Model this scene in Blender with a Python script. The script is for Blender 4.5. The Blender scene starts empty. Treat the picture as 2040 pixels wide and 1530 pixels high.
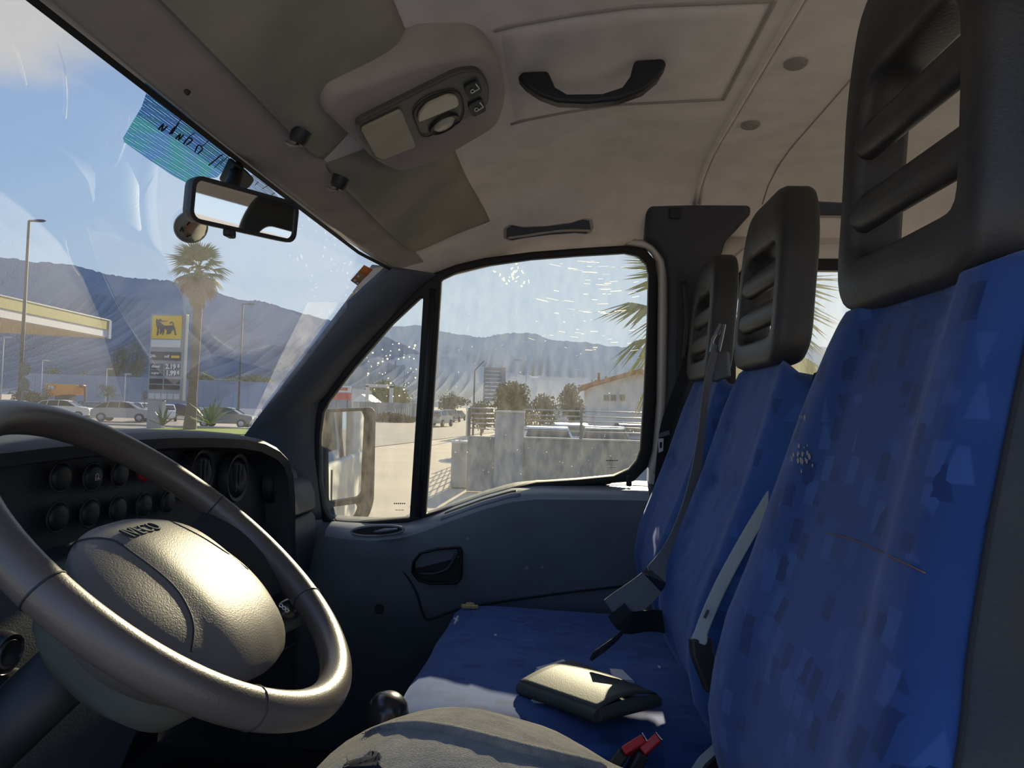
import bpy, bmesh, math, random
import numpy as np
from mathutils import Vector, Matrix, Euler

S = bpy.context.scene
COL = S.collection
V = Vector
rnd = random.Random(7)
rad = math.radians

# ------------------------------------------------------------------ camera
EYE = V((0, 0, 2.0))            # eye height above the road; the numbers below are measured from the eye
CAM_R = (Matrix.Rotation(rad(4.07), 3, 'Z') @ Matrix.Rotation(rad(92.0), 3, 'X') @ Matrix.Rotation(rad(1.7), 3, 'Z'))
F = 1404.0
cam_d = bpy.data.cameras.new('camera')
cam_d.sensor_width = 36.0
cam_d.lens = 36.0 * F / 2040.0
cam_d.clip_start = 0.02
cam_d.clip_end = 20000
cam = bpy.data.objects.new('camera', cam_d)
COL.objects.link(cam)
cam.matrix_world = Matrix.Translation(EYE) @ CAM_R.to_4x4()
S.camera = cam

# ------------------------------------------------------------------ world, sun, exposure
S.view_settings.view_transform = 'Standard'
S.view_settings.look = 'None'
S.view_settings.gamma = 1.0
S.view_settings.use_curve_mapping = False
S.view_settings.exposure = 0.54
S.cycles.use_denoising = True
S.cycles.max_bounces = 10
S.cycles.diffuse_bounces = 6
S.cycles.glossy_bounces = 4
S.cycles.transparent_max_bounces = 16
S.cycles.transmission_bounces = 6
S.cycles.caustics_reflective = False
S.cycles.caustics_refractive = False
S.cycles.sample_clamp_indirect = 4.0

SUN_DIR = V((0.05, 0.93, 0.318)).normalized()     # towards the sun
w = bpy.data.worlds.new('sky')
S.world = w
w.use_nodes = True
nt = w.node_tree
nt.nodes.clear()
n_out = nt.nodes.new('ShaderNodeOutputWorld')
n_bg = nt.nodes.new('ShaderNodeBackground')
n_geo = nt.nodes.new('ShaderNodeTexCoord')
n_sep = nt.nodes.new('ShaderNodeSeparateXYZ')
nt.links.new(n_geo.outputs['Generated'], n_sep.inputs[0])
n_ramp = nt.nodes.new('ShaderNodeValToRGB')
cr = n_ramp.color_ramp
cr.elements[0].position = 0.0
cr.elements[0].color = (0.62, 0.71, 0.80, 1)
cr.elements[1].position = 1.0
cr.elements[1].color = (0.10, 0.24, 0.62, 1)
for pos, c in ((0.12, (0.44, 0.60, 0.82, 1)), (0.28, (0.28, 0.48, 0.82, 1)), (0.5, (0.16, 0.33, 0.72, 1))):
    e = cr.elements.new(pos)
    e.color = c
nt.links.new(n_sep.outputs['Z'], n_ramp.inputs[0])
# glow of bright haze around the sun
n_dot = nt.nodes.new('ShaderNodeVectorMath'); n_dot.operation = 'DOT_PRODUCT'
nt.links.new(n_geo.outputs['Generated'], n_dot.inputs[0])
n_dot.inputs[1].default_value = SUN_DIR
n_mr = nt.nodes.new('ShaderNodeMapRange')
n_mr.inputs['From Min'].default_value = 0.55
n_mr.inputs['From Max'].default_value = 1.0
nt.links.new(n_dot.outputs['Value'], n_mr.inputs['Value'])
n_pow = nt.nodes.new('ShaderNodeMath'); n_pow.operation = 'POWER'
nt.links.new(n_mr.outputs[0], n_pow.inputs[0]); n_pow.inputs[1].default_value = 1.5
n_mix = nt.nodes.new('ShaderNodeMixRGB'); n_mix.blend_type = 'MIX'
n_pm = nt.nodes.new('ShaderNodeMath'); n_pm.operation = 'MULTIPLY'; n_pm.inputs[1].default_value = 0.55
nt.links.new(n_pow.outputs[0], n_pm.inputs[0])
nt.links.new(n_pm.outputs[0], n_mix.inputs['Fac'])
nt.links.new(n_ramp.outputs[0], n_mix.inputs['Color1'])
n_mix.inputs['Color2'].default_value = (0.80, 0.86, 0.95, 1)
# one soft cloud bank over the bonnet, further thin patches elsewhere
# clouds: soft procedural patches higher up
n_map = nt.nodes.new('ShaderNodeMapping')
n_map.inputs['Scale'].default_value = (1.0, 1.0, 2.4)
n_map.inputs['Location'].default_value = (0.35, 0.1, 0.2)
nt.links.new(n_geo.outputs['Generated'], n_map.inputs[0])
n_noise = nt.nodes.new('ShaderNodeTexNoise')
n_noise.inputs['Scale'].default_value = 2.2
n_noise.inputs['Detail'].default_value = 7
nt.links.new(n_map.outputs[0], n_noise.inputs['Vector'])
n_cr = nt.nodes.new('ShaderNodeMapRange')
n_cr.inputs['From Min'].default_value = 0.52
n_cr.inputs['From Max'].default_value = 0.66
nt.links.new(n_noise.outputs[0], n_cr.inputs['Value'])
n_hi = nt.nodes.new('ShaderNodeMapRange')
n_hi.inputs['From Min'].default_value = 0.38
n_hi.inputs['From Max'].default_value = 0.46
nt.links.new(n_sep.outputs['Z'], n_hi.inputs['Value'])
n_cm = nt.nodes.new('ShaderNodeMath'); n_cm.operation = 'MULTIPLY'
nt.links.new(n_cr.outputs[0], n_cm.inputs[0]); nt.links.new(n_hi.outputs[0], n_cm.inputs[1])
n_cd = nt.nodes.new('ShaderNodeVectorMath'); n_cd.operation = 'DOT_PRODUCT'
nt.links.new(n_geo.outputs['Generated'], n_cd.inputs[0])
n_cd.inputs[1].default_value = V((-.668, .560, .490)).normalized()
n_cb = nt.nodes.new('ShaderNodeMath'); n_cb.operation = 'MULTIPLY_ADD'; n_cb.inputs[1].default_value = .10; nt.links.new(n_noise.outputs[0], n_cb.inputs[0]); nt.links.new(n_cd.outputs['Value'], n_cb.inputs[2])
n_cs = nt.nodes.new('ShaderNodeMapRange'); n_cs.interpolation_type = 'SMOOTHSTEP'
n_cs.inputs['From Min'].default_value = 1.012; n_cs.inputs['From Max'].default_value = 1.034
nt.links.new(n_cb.outputs[0], n_cs.inputs['Value'])
n_cmx = nt.nodes.new('ShaderNodeMath'); n_cmx.operation = 'MAXIMUM'
nt.links.new(n_cm.outputs[0], n_cmx.inputs[0]); nt.links.new(n_cs.outputs[0], n_cmx.inputs[1])
n_mix2 = nt.nodes.new('ShaderNodeMixRGB')
nt.links.new(n_cmx.outputs[0], n_mix2.inputs['Fac'])
nt.links.new(n_mix.outputs[0], n_mix2.inputs['Color1'])
n_mix2.inputs['Color2'].default_value = (0.74, 0.71, 0.72, 1)
nt.links.new(n_mix2.outputs[0], n_bg.inputs['Color'])
n_bg.inputs['Strength'].default_value = 1.0
nt.links.new(n_bg.outputs[0], n_out.inputs['Surface'])

sun_d = bpy.data.lights.new('sun', 'SUN')
sun_d.energy = 8.4
sun_d.angle = rad(0.6)
sun_d.color = (1.0, 0.82, 0.55)
sun = bpy.data.objects.new('sun', sun_d)
COL.objects.link(sun)
sun.rotation_euler = (-SUN_DIR).to_track_quat('-Z', 'Y').to_euler()
sun.location = EYE + SUN_DIR * 60

# ------------------------------------------------------------------ sight lines
def ray(px, py):
    return CAM_R @ V(((px - 1020) / F, -(py - 765) / F, -1.0))
def aY(px, py, Y):
    r = ray(px, py); return r * (Y / r.y)
def aX(px, py, X):
    r = ray(px, py); return r * (X / r.x)
def aZ(px, py, Z):
    r = ray(px, py); return r * (Z / r.z)
def aP(px, py, p0, n):
    r = ray(px, py); return r * (V(p0).dot(n) / r.dot(n))
GZ = -2.0

# ------------------------------------------------------------------ mesh builder
class MB:
    def __init__(self):
        self.v = []; self.f = []
    def add(self, vs, fs):
        b = len(self.v)
        self.v += [V(p) for p in vs]
        self.f += [tuple(i + b for i in f) for f in fs]
        return self
    def box(self, c, s, R=None):
        hx, hy, hz = (k / 2 for k in s)
        vs = [V((x, y, z)) for x in (-hx, hx) for y in (-hy, hy) for z in (-hz, hz)]
        if R is not None:
            vs = [R @ p for p in vs]
        vs = [p + V(c) for p in vs]
        return self.add(vs, [(0, 1, 3, 2), (4, 6, 7, 5), (0, 4, 5, 1), (2, 3, 7, 6), (0, 2, 6, 4), (1, 5, 7, 3)])
    def loft(self, rings, closed=True, cap=True, loop=False):
        n = len(rings[0]); vs = [p for r in rings for p in r]; fs = []
        m = len(rings)
        for i in range(m if loop else m - 1):
            a, b = i * n, ((i + 1) % m) * n
            for j in range(n if closed else n - 1):
                k = (j + 1) % n
                fs.append((a + j, a + k, b + k, b + j))
        if cap and closed and not loop:
            fs.append(tuple(range(n - 1, -1, -1)))
            fs.append(tuple(range((m - 1) * n, m * n)))
        return self.add(vs, fs)
    def tube(self, path, r, n=10, closed=False, cap=True, flat=1.0, up=None):
        P = [V(p) for p in path]; m = len(P)
        rs = r if isinstance(r, (list, tuple)) else [r] * m
        rings = []; prev = None
        for i in range(m):
            if closed:
                t = P[(i + 1) % m] - P[i - 1]
            else:
                t = P[min(i + 1, m - 1)] - P[max(i - 1, 0)]
            t.normalize()
            if up is not None:
                a = V(up) - t * V(up).dot(t)
            elif prev is None:
                a = V((0, 0, 1)) if abs(t.z) < .9 else V((1, 0, 0))
                a = a - t * a.dot(t)
            else:
                a = prev - t * prev.dot(t)
            a.normalize(); prev = a
            b = t.cross(a)
            rings.append([P[i] + (a * math.cos(q) * flat + b * math.sin(q)) * rs[i] for q in [2 * math.pi * k / n for k in range(n)]])
        return self.loft(rings, True, cap, loop=closed)
    def prism(self, pts, vec):
        n = len(pts); vec = V(vec)
        vs = [V(p) for p in pts] + [V(p) + vec for p in pts]
        fs = [tuple(range(n - 1, -1, -1)), tuple(range(n, 2 * n))]
        fs += [(i, (i + 1) % n, n + (i + 1) % n, n + i) for i in range(n)]
        return self.add(vs, fs)
    def ribbon(self, path, side, wid, th=.0015):
        """flat strap along path; side = vectors across the strap"""
        rings = []
        m = len(path)
        for i in range(m):
            p = V(path[i]); s = V(side[i] if isinstance(side, list) else side)
            t = V(path[min(i + 1, m - 1)]) - V(path[max(i - 1, 0)])
            t.normalize(); s = (s - t * s.dot(t)).normalized()
            nrm = t.cross(s)
            wd = (wid[i] if isinstance(wid, list) else wid) / 2
            rings.append([p + s * wd + nrm * th, p + s * wd - nrm * th, p - s * wd - nrm * th, p - s * wd + nrm * th])
        return self.loft(rings)
    def lathe(self, prof, c, axis, n=24, close=False):
        axis = V(axis).normalized()
        a = axis.orthogonal().normalized(); b = axis.cross(a)
        rings = [[V(c) + axis * h + (a * math.cos(q) + b * math.sin(q)) * r for q in [2 * math.pi * k / n for k in range(n)]] for r, h in prof]
        return self.loft(rings, True, True)
    def grid(self, fn, nu, nv):
        vs = [fn(i / nu, j / nv) for i in range(nu + 1) for j in range(nv + 1)]
        fs = [(i * (nv + 1) + j, (i + 1) * (nv + 1) + j, (i + 1) * (nv + 1) + j + 1, i * (nv + 1) + j + 1) for i in range(nu) for j in range(nv)]
        return self.add(vs, fs)
    def holes(self, outer, holes):
        """flat panel with holes (any plane)"""
        bm = bmesh.new(); edges = []
        for loop in [outer] + list(holes):
            vs = [bm.verts.new(p) for p in loop]
            edges += [bm.edges.new((vs[i], vs[(i + 1) % len(vs)])) for i in range(len(vs))]
        bmesh.ops.triangle_fill(bm, use_beauty=True, use_dissolve=False, edges=edges)
        bm.verts.index_update()
        vs = [v.co.copy() for v in bm.verts]
        fs = [tuple(v.index for v in f.verts) for f in bm.faces]
        bm.free()
        return self.add(vs, fs)

def spline(pts, per=6, closed=False):
    """Catmull-Rom through points (any dimension tuples)"""
    P = [np.array(p, float) for p in pts]; m = len(P); out = []
    rng = range(m) if closed else range(m - 1)
    for i in rng:
        p0 = P[(i - 1) % m] if closed or i > 0 else P[0]
        p1 = P[i]; p2 = P[(i + 1) % m]
        p3 = P[(i + 2) % m] if closed or i + 2 < m else P[-1]
        for k in range(per):
            t = k / per
            out.append(.5 * ((2 * p1) + (-p0 + p2) * t + (2 * p0 - 5 * p1 + 4 * p2 - p3) * t * t + (-p0 + 3 * p1 - 3 * p2 + p3) * t ** 3))
    if not closed:
        out.append(P[-1])
    return [tuple(p) for p in out]

def interp(xs, ys):
    return lambda x: float(np.interp(x, xs, ys))

def rrect(wd, ht, r, n=5):
    pts = []
    for cx, cy, a0 in ((wd / 2 - r, ht / 2 - r, 0), (-wd / 2 + r, ht / 2 - r, 90), (-wd / 2 + r, -ht / 2 + r, 180), (wd / 2 - r, -ht / 2 + r, 270)):
        for k in range(n + 1):
            a = rad(a0 + 90 * k / n)
            pts.append((cx + r * math.cos(a), cy + r * math.sin(a)))
    return pts

def round_poly(pts, r, n=4):
    """round the corners of a 2D polygon"""
    out = []; m = len(pts)
    for i in range(m):
        p = np.array(pts[i], float); a = np.array(pts[i - 1], float) - p; b = np.array(pts[(i + 1) % m], float) - p
        la, lb = np.linalg.norm(a), np.linalg.norm(b)
        q = min(r, la * .45, lb * .45)
        s, e = p + a / la * q, p + b / lb * q
        for k in range(n + 1):
            t = k / n
            out.append(tuple((1 - t) ** 2 * s + 2 * t * (1 - t) * p + t * t * e))
    return out

ORG = {}
def org(o):
    return ORG.get(o.name, V((0, 0, 0)))

def tag(o, label=None, cat=None, group=None, kind=None):
    if label: o['label'] = label
    if cat: o['category'] = cat
    if group: o['group'] = group
    if kind: o['kind'] = kind
    return o

def thing(name, label, cat, loc, group=None, kind=None):
    o = bpy.data.objects.new(name, None)
    o.empty_display_size = .05
    COL.objects.link(o)
    o.location = V(loc) + EYE
    ORG[o.name] = V(loc)
    return tag(o, label, cat, group, kind)

def obj(name, mb, mat, parent=None, bevel=0, smooth=35, sub=0, solid=0, seg=2, label=None, cat=None, group=None, kind=None, loc=None):
    me = bpy.data.meshes.new(name)
    if parent is not None:
        base = org(parent)
    elif loc is not None:
        base = V(loc)
    else:
        a = np.array([tuple(p) for p in mb.v])
        lo, hi = a.min(0), a.max(0)
        base = V(((lo[0] + hi[0]) / 2, (lo[1] + hi[1]) / 2, lo[2]))
    me.from_pydata([tuple(p - base) for p in mb.v], [], mb.f)
    bm = bmesh.new(); bm.from_mesh(me)
    bmesh.ops.recalc_face_normals(bm, faces=bm.faces)
    bm.to_mesh(me); bm.free()
    if smooth:
        me.polygons.foreach_set('use_smooth', [True] * len(me.polygons))
        if smooth < 180 and not sub:
            me.set_sharp_from_angle(angle=rad(smooth))
    me.materials.append(mat)
    o = bpy.data.objects.new(name, me)
    COL.objects.link(o)
    if parent is not None:
        o.parent = parent
    else:
        o.location = base + EYE
    ORG[o.name] = base
    if solid:
        md = o.modifiers.new('thick', 'SOLIDIFY'); md.thickness = solid; md.offset = 0
    if bevel:
        md = o.modifiers.new('edge', 'BEVEL'); md.width = bevel; md.segments = seg; md.limit_method = 'ANGLE'; md.angle_limit = rad(40)
        md.harden_normals = False
    if sub:
        md = o.modifiers.new('round', 'SUBSURF'); md.levels = sub; md.render_levels = sub
    return tag(o, label, cat, group, kind)

def copy_tree(o, parent=None):
    c = o.copy(); COL.objects.link(c)
    if parent is not None: c.parent = parent
    for ch in list(o.children):
        k = copy_tree(ch, c)
    ORG[c.name] = org(o)
    return c

def text(name, body, size, frame, mat, parent, depth=.0006, sx=1.0, label=None, align='CENTER', bold=0.0):
    """frame = (origin, right, up, out) in eye coordinates"""
    cu = bpy.data.curves.new(name, 'FONT'); cu.body = body; cu.size = size
    cu.align_x = align; cu.align_y = 'CENTER'; cu.extrude = depth; cu.offset = bold; cu.resolution_u = 3
    t = bpy.data.objects.new(name, cu); COL.objects.link(t)
    bpy.context.view_layer.update()
    me = bpy.data.meshes.new_from_object(t.evaluated_get(bpy.context.evaluated_depsgraph_get()))
    bpy.data.objects.remove(t)
    o0, rt, up, out = (V(k) for k in frame)
    M = Matrix(((rt.x * sx, up.x, out.x, o0.x), (rt.y * sx, up.y, out.y, o0.y), (rt.z * sx, up.z, out.z, o0.z), (0, 0, 0, 1)))
    me.transform(Matrix.Translation(-org(parent)) @ M)
    me.materials.clear(); me.materials.append(mat)
    o = bpy.data.objects.new(name, me); COL.objects.link(o); o.parent = parent
    ORG[o.name] = org(parent)
    if label: o['label'] = label
    return o

# ------------------------------------------------------------------ materials
def mat(name, col, rough=.6, metal=0.0, spec=.5, var=0.0, vscale=8.0, bump=0.0, bscale=200.0, col2=None, sheen=0.0, coords='Object', stretch=(1, 1, 1), detail=4):
    m = bpy.data.materials.new(name); m.use_nodes = True
    t = m.node_tree; b = t.nodes['Principled BSDF']
    b.inputs['Base Color'].default_value = (*col, 1)
    b.inputs['Roughness'].default_value = rough
    b.inputs['Metallic'].default_value = metal
    b.inputs['Specular IOR Level'].default_value = spec
    if sheen:
        b.inputs['Sheen Weight'].default_value = sheen
    tc = t.nodes.new('ShaderNodeTexCoord'); mp = t.nodes.new('ShaderNodeMapping')
    mp.inputs['Scale'].default_value = stretch
    t.links.new(tc.outputs[coords], mp.inputs[0])
    if var or col2:
        nz = t.nodes.new('ShaderNodeTexNoise'); nz.inputs['Scale'].default_value = vscale; nz.inputs['Detail'].default_value = detail
        t.links.new(mp.outputs[0], nz.inputs['Vector'])
        rp = t.nodes.new('ShaderNodeMapRange'); rp.inputs['From Min'].default_value = .32; rp.inputs['From Max'].default_value = .68
        t.links.new(nz.outputs[0], rp.inputs['Value'])
        mx = t.nodes.new('ShaderNodeMixRGB')
        c2 = col2 if col2 else tuple(min(1, c * (1 + var)) for c in col)
        c1 = col if col2 else tuple(c * (1 - var) for c in col)
        mx.inputs['Color1'].default_value = (*c1, 1); mx.inputs['Color2'].default_value = (*c2, 1)
        t.links.new(rp.outputs[0], mx.inputs['Fac']); t.links.new(mx.outputs[0], b.inputs['Base Color'])
    if bump:
        nb = t.nodes.new('ShaderNodeTexNoise'); nb.inputs['Scale'].default_value = bscale; nb.inputs['Detail'].default_value = 2
        t.links.new(mp.outputs[0], nb.inputs['Vector'])
        bp = t.nodes.new('ShaderNodeBump'); bp.inputs['Strength'].default_value = bump; bp.inputs['Distance'].default_value = .002
        t.links.new(nb.outputs[0], bp.inputs['Height']); t.links.new(bp.outputs[0], b.inputs['Normal'])
    return m

def glass(name, dust=.03, tint=(.725, .75, .735), streak=(1, 1, 1), scale=6.0, refl=.5, dustmax=None):
    m = bpy.data.materials.new(name); m.use_nodes = True
    t = m.node_tree; t.nodes.clear()
    out = t.nodes.new('ShaderNodeOutputMaterial')
    tr = t.nodes.new('ShaderNodeBsdfTransparent'); tr.inputs[0].default_value = (*tint, 1)
    gl = t.nodes.new('ShaderNodeBsdfGlossy'); gl.inputs['Roughness'].default_value = .0
    fr = t.nodes.new('ShaderNodeFresnel'); fr.inputs[0].default_value = 1.45
    fm = t.nodes.new('ShaderNodeMath'); fm.operation = 'MULTIPLY'; fm.inputs[1].default_value = refl
    t.links.new(fr.outputs[0], fm.inputs[0])
    m1 = t.nodes.new('ShaderNodeMixShader')
    t.links.new(fm.outputs[0], m1.inputs[0]); t.links.new(tr.outputs[0], m1.inputs[1]); t.links.new(gl.outputs[0], m1.inputs[2])
    if dust <= 0:
        t.links.new(m1.outputs[0], out.inputs[0]); return m
    tl = t.nodes.new('ShaderNodeBsdfTranslucent'); tl.inputs[0].default_value = (.9, .88, .84, 1)
    tc = t.nodes.new('ShaderNodeTexCoord'); mp = t.nodes.new('ShaderNodeMapping'); mp.inputs['Scale'].default_value = streak
    t.links.new(tc.outputs['Object'], mp.inputs[0])
    nz = t.nodes.new('ShaderNodeTexNoise'); nz.inputs['Scale'].default_value = scale; nz.inputs['Detail'].default_value = 8; nz.inputs['Roughness'].default_value = .65
    t.links.new(mp.outputs[0], nz.inputs['Vector'])
    rp = t.nodes.new('ShaderNodeMapRange'); rp.inputs['From Min'].default_value = .35; rp.inputs['From Max'].default_value = .75
    rp.inputs['To Min'].default_value = dust * .55; rp.inputs['To Max'].default_value = dustmax or dust * 1.8
    t.links.new(nz.outputs[0], rp.inputs['Value'])
    m2 = t.nodes.new('ShaderNodeMixShader')
    t.links.new(rp.outputs[0], m2.inputs[0]); t.links.new(m1.outputs[0], m2.inputs[1]); t.links.new(tl.outputs[0], m2.inputs[2])
    t.links.new(m2.outputs[0], out.inputs[0])
    return m

def fabric_pattern(name, base, light, dark, scale=42.0):
    """woven blue cloth with scattered small lozenge patches"""
    m = bpy.data.materials.new(name); m.use_nodes = True
    t = m.node_tree; b = t.nodes['Principled BSDF']
    b.inputs['Roughness'].default_value = .85
    b.inputs['Specular IOR Level'].default_value = .25
    b.inputs['Sheen Weight'].default_value = .35
    b.inputs['Sheen Tint'].default_value = (.45, .55, .9, 1)
    tc = t.nodes.new('ShaderNodeTexCoord'); mp = t.nodes.new('ShaderNodeMapping')
    mp.inputs['Scale'].default_value = (.55, 1.0, .72)
    t.links.new(tc.outputs['Object'], mp.inputs[0])
    vo = t.nodes.new('ShaderNodeTexVoronoi'); vo.distance = 'CHEBYCHEV'; vo.inputs['Scale'].default_value = scale; vo.inputs['Randomness'].default_value = .75
    t.links.new(mp.outputs[0], vo.inputs['Vector'])
    sp = t.nodes.new('ShaderNodeSeparateColor'); t.links.new(vo.outputs['Color'], sp.inputs[0])
    def gate(sock, lo, hi):
        g = t.nodes.new('ShaderNodeMapRange'); g.inputs['From Min'].default_value = lo; g.inputs['From Max'].default_value = hi
        t.links.new(sock, g.inputs['Value']); return g.outputs[0]
    pick = gate(sp.outputs[0], .50, .53)
    edge = gate(vo.outputs['Distance'], .40, .36)
    mu = t.nodes.new('ShaderNodeMath'); mu.operation = 'MULTIPLY'; t.links.new(pick, mu.inputs[0]); t.links.new(edge, mu.inputs[1])
    pick2 = gate(sp.outputs[1], .70, .74)
    mu2 = t.nodes.new('ShaderNodeMath'); mu2.operation = 'MULTIPLY'; t.links.new(pick2, mu2.inputs[0]); t.links.new(edge, mu2.inputs[1])
    # wear: broad greyer, paler rubbed patches
    nz = t.nodes.new('ShaderNodeTexNoise'); nz.inputs['Scale'].default_value = 5; nz.inputs['Detail'].default_value = 5
    t.links.new(tc.outputs['Object'], nz.inputs['Vector'])
    wr = gate(nz.outputs[0], .45, .75)
    x0 = t.nodes.new('ShaderNodeMixRGB'); x0.inputs['Color1'].default_value = (*base, 1); x0.inputs['Color2'].default_value = tuple(c * 1.35 + .004 for c in base) + (1,)
    t.links.new(wr, x0.inputs['Fac'])
    x1 = t.nodes.new('ShaderNodeMixRGB'); t.links.new(mu.outputs[0], x1.inputs['Fac']); t.links.new(x0.outputs[0], x1.inputs['Color1']); x1.inputs['Color2'].default_value = (*light, 1)
    x2 = t.nodes.new('ShaderNodeMixRGB'); t.links.new(mu2.outputs[0], x2.inputs['Fac']); t.links.new(x1.outputs[0], x2.inputs['Color1']); x2.inputs['Color2'].default_value = (*dark, 1)
    t.links.new(x2.outputs[0], b.inputs['Base Color'])
    wv = t.nodes.new('ShaderNodeTexNoise'); wv.inputs['Scale'].default_value = 900
    t.links.new(tc.outputs['Object'], wv.inputs['Vector'])
    bp = t.nodes.new('ShaderNodeBump'); bp.inputs['Strength'].default_value = .35; bp.inputs['Distance'].default_value = .001
    t.links.new(wv.outputs[0], bp.inputs['Height']); t.links.new(bp.outputs[0], b.inputs['Normal'])
    return m

M = {}
M['headliner'] = mat('headliner cloth', (.78, .735, .68), .95, spec=.1, var=.07, vscale=14, bump=.25, bscale=700)
M['visor'] = mat('visor cloth', (.27, .275, .235), .95, spec=.1, col2=(.39, .365, .305), vscale=7, bump=.3, bscale=600)
M['header'] = mat('header cloth', (.40, .365, .335), .95, spec=.1, var=.08, vscale=12, bump=.2, bscale=700)
M['pillar'] = mat('dark pillar trim', (.075, .088, .108), .55, spec=.4, var=.1, bump=.1, bscale=500)
M['pillar_dark'] = mat('navy black pillar cover', (.030, .036, .048), .55, spec=.4, var=.1, bump=.1, bscale=500)
M['door_trim'] = mat('slate door trim', (.105, .125, .150), .6, spec=.45, var=.14, vscale=6, bump=.25, bscale=420)
M['door_ledge'] = mat('grey door ledge', (.27, .30, .345), .42, spec=.5, var=.1, bump=.15, bscale=420)
M['black_plastic'] = mat('black plastic', (.018, .02, .024), .5, spec=.4, var=.15, bump=.12, bscale=500)
M['dash'] = mat('dashboard plastic', (.028, .032, .038), .55, spec=.45, var=.15, bump=.3, bscale=450)
M['dash_pod'] = mat('grey blue dash plastic', (.045, .055, .072), .5, spec=.4, var=.1, bump=.2, bscale=450)
M['headrest'] = mat('headrest foam skin', (.022, .024, .027), .5, spec=.4, col2=(.036, .034, .031), vscale=16, bump=.25, bscale=260)
M['rim'] = mat('steering wheel rim', (.088, .074, .064), .36, spec=.5, var=.1, vscale=20, bump=.12, bscale=600)
M['pad'] = mat('grained airbag cover', (.140, .127, .114), .48, spec=.26, var=.06, bump=.2, bscale=650)
M['shroud'] = mat('column shroud', (.058, .064, .055), .7, spec=.3, col2=(.095, .098, .082), vscale=7, bump=.1, bscale=300)
M['rubber'] = mat('window seal rubber', (.012, .013, .015), .6, spec=.35)
M['white_paint'] = mat('white body paint', (.62, .60, .57), .35, spec=.5, var=.05, vscale=5)
M['steel'] = mat('brushed steel', (.55, .56, .57), .28, metal=1.0)
M['grey_metal'] = mat('grey belt bracket', (.36, .37, .38), .3, metal=.8)
M['webbing'] = mat('belt webbing', (.15, .16, .18), .75, spec=.3, var=.1, bump=.5, bscale=900, stretch=(1, 1, .2))
M['webbing_dark'] = mat('dark belt webbing', (.018, .02, .024), .8, spec=.25, bump=.4, bscale=900)
M['strap_grey'] = mat('grey belt sleeve', (.26, .30, .33), .5, spec=.4, var=.08)
M['seat'] = fabric_pattern('blue seat cloth', (.0115, .041, .150), (.026, .070, .220), (.007, .025, .100), 40)
M['bench'] = fabric_pattern('blue bench cloth', (.017, .058, .200), (.028, .078, .250), (.012, .040, .150), 42)
M['vinyl'] = mat('black seat vinyl', (.015, .0165, .0175), .5, spec=.35, var=.2, vscale=18, bump=.25, bscale=260)
M['jeans'] = mat('worn dark grey denim', (.10, .098, .094), .9, spec=.15, col2=(.19, .178, .155), vscale=30, bump=1.0, bscale=480, stretch=(1, 2.5, 1), sheen=.4)
M['jeans_dark'] = mat('dark torn denim', (.012, .015, .028), .95, spec=.1)
M['thread'] = mat('pale frayed thread', (.42, .40, .36), .9, spec=.1)
M['leather'] = mat('black leather', (.060, .068, .066), .55, spec=.2, var=.1, bump=.2, bscale=500)
M['paper'] = mat('white paper', (.62, .63, .66), .8, spec=.2, var=.05)
M['red'] = mat('red plastic', (.52, .03, .035), .4)
M['hazard'] = mat('red hazard button', (.40, .02, .015), .5)
M['console'] = mat('roof lamp housing', (.085, .088, .078), .5, spec=.4, var=.08)
M['lens'] = mat('roof lamp lens', (.50, .475, .36), .35, spec=.5, var=.08, vscale=20)
M['lens_flap'] = mat('roof lamp cover', (.36, .34, .26), .5, spec=.4, var=.1, vscale=12)
M['mirror'] = mat('mirror silver', (.72, .75, .76), .02, metal=1.0)
M['chrome'] = mat('chrome trim', (.7, .7, .7), .15, metal=1.0)
M['mark'] = mat('printed mark', (.72, .74, .76), .5)
M['ink'] = mat('dark ink', (.012, .016, .02), .6)
M['thread_brown'] = mat('brown seam thread', (.22, .10, .05), .8)
M['plug'] = mat('grey headliner plug', (.27, .25, .235), .7)
M['knob'] = mat('dark shiny knob', (.03, .03, .032), .25, spec=.6)
M['floor'] = mat('rubber cab floor', (.02, .021, .022), .8, var=.2)
# outdoors
M['concrete'] = mat('pale concrete paving', (.62, .52, .40), .9, spec=.1, col2=(.52, .44, .345), vscale=.35, detail=8)
M['asphalt'] = mat('sunlit asphalt', (.36, .32, .285), .9, spec=.15, col2=(.30, .27, .245), vscale=.5, detail=8)
M['wall_concrete'] = mat('grey concrete wall', (.34, .35, .34), .9, spec=.1, col2=(.24, .25, .245), vscale=1.6, detail=8, stretch=(1, 1, .4))
M['pier'] = mat('grey concrete pier', (.40, .41, .41), .9, spec=.1, col2=(.32, .33, .33), vscale=2.5, detail=7)
M['rail'] = mat('galvanised rail', (.42, .43, .43), .35, metal=.7)
M['grass'] = mat('lawn', (.13, .20, .03), .9, spec=.1, col2=(.22, .29, .05), vscale=3)
M['leaf'] = mat('tree leaf', (.055, .085, .025), .7, spec=.25, col2=(.10, .13, .04), vscale=1.2)
M['leaf_pale'] = mat('pale tree leaf', (.17, .19, .075), .75, spec=.2, col2=(.25, .25, .10), vscale=.8)
M['leaf_olive'] = mat('olive tree leaf', (.17, .175, .115), .75, spec=.2, col2=(.115, .13, .085), vscale=.8)
M['leaf_brown'] = mat('dry brown scrub', (.20, .15, .075), .85, spec=.1, col2=(.14, .12, .06), vscale=1)
M['bark'] = mat('tree bark', (.12, .095, .07), .9, spec=.1, var=.2, vscale=3)
M['palm_trunk'] = mat('palm trunk', (.30, .21, .135), .9, spec=.1, col2=(.19, .135, .09), vscale=4, stretch=(1, 1, 3))
M['frond'] = mat('palm frond', (.10, .165, .05), .5, spec=.35, col2=(.18, .24, .08), vscale=1.5)
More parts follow.
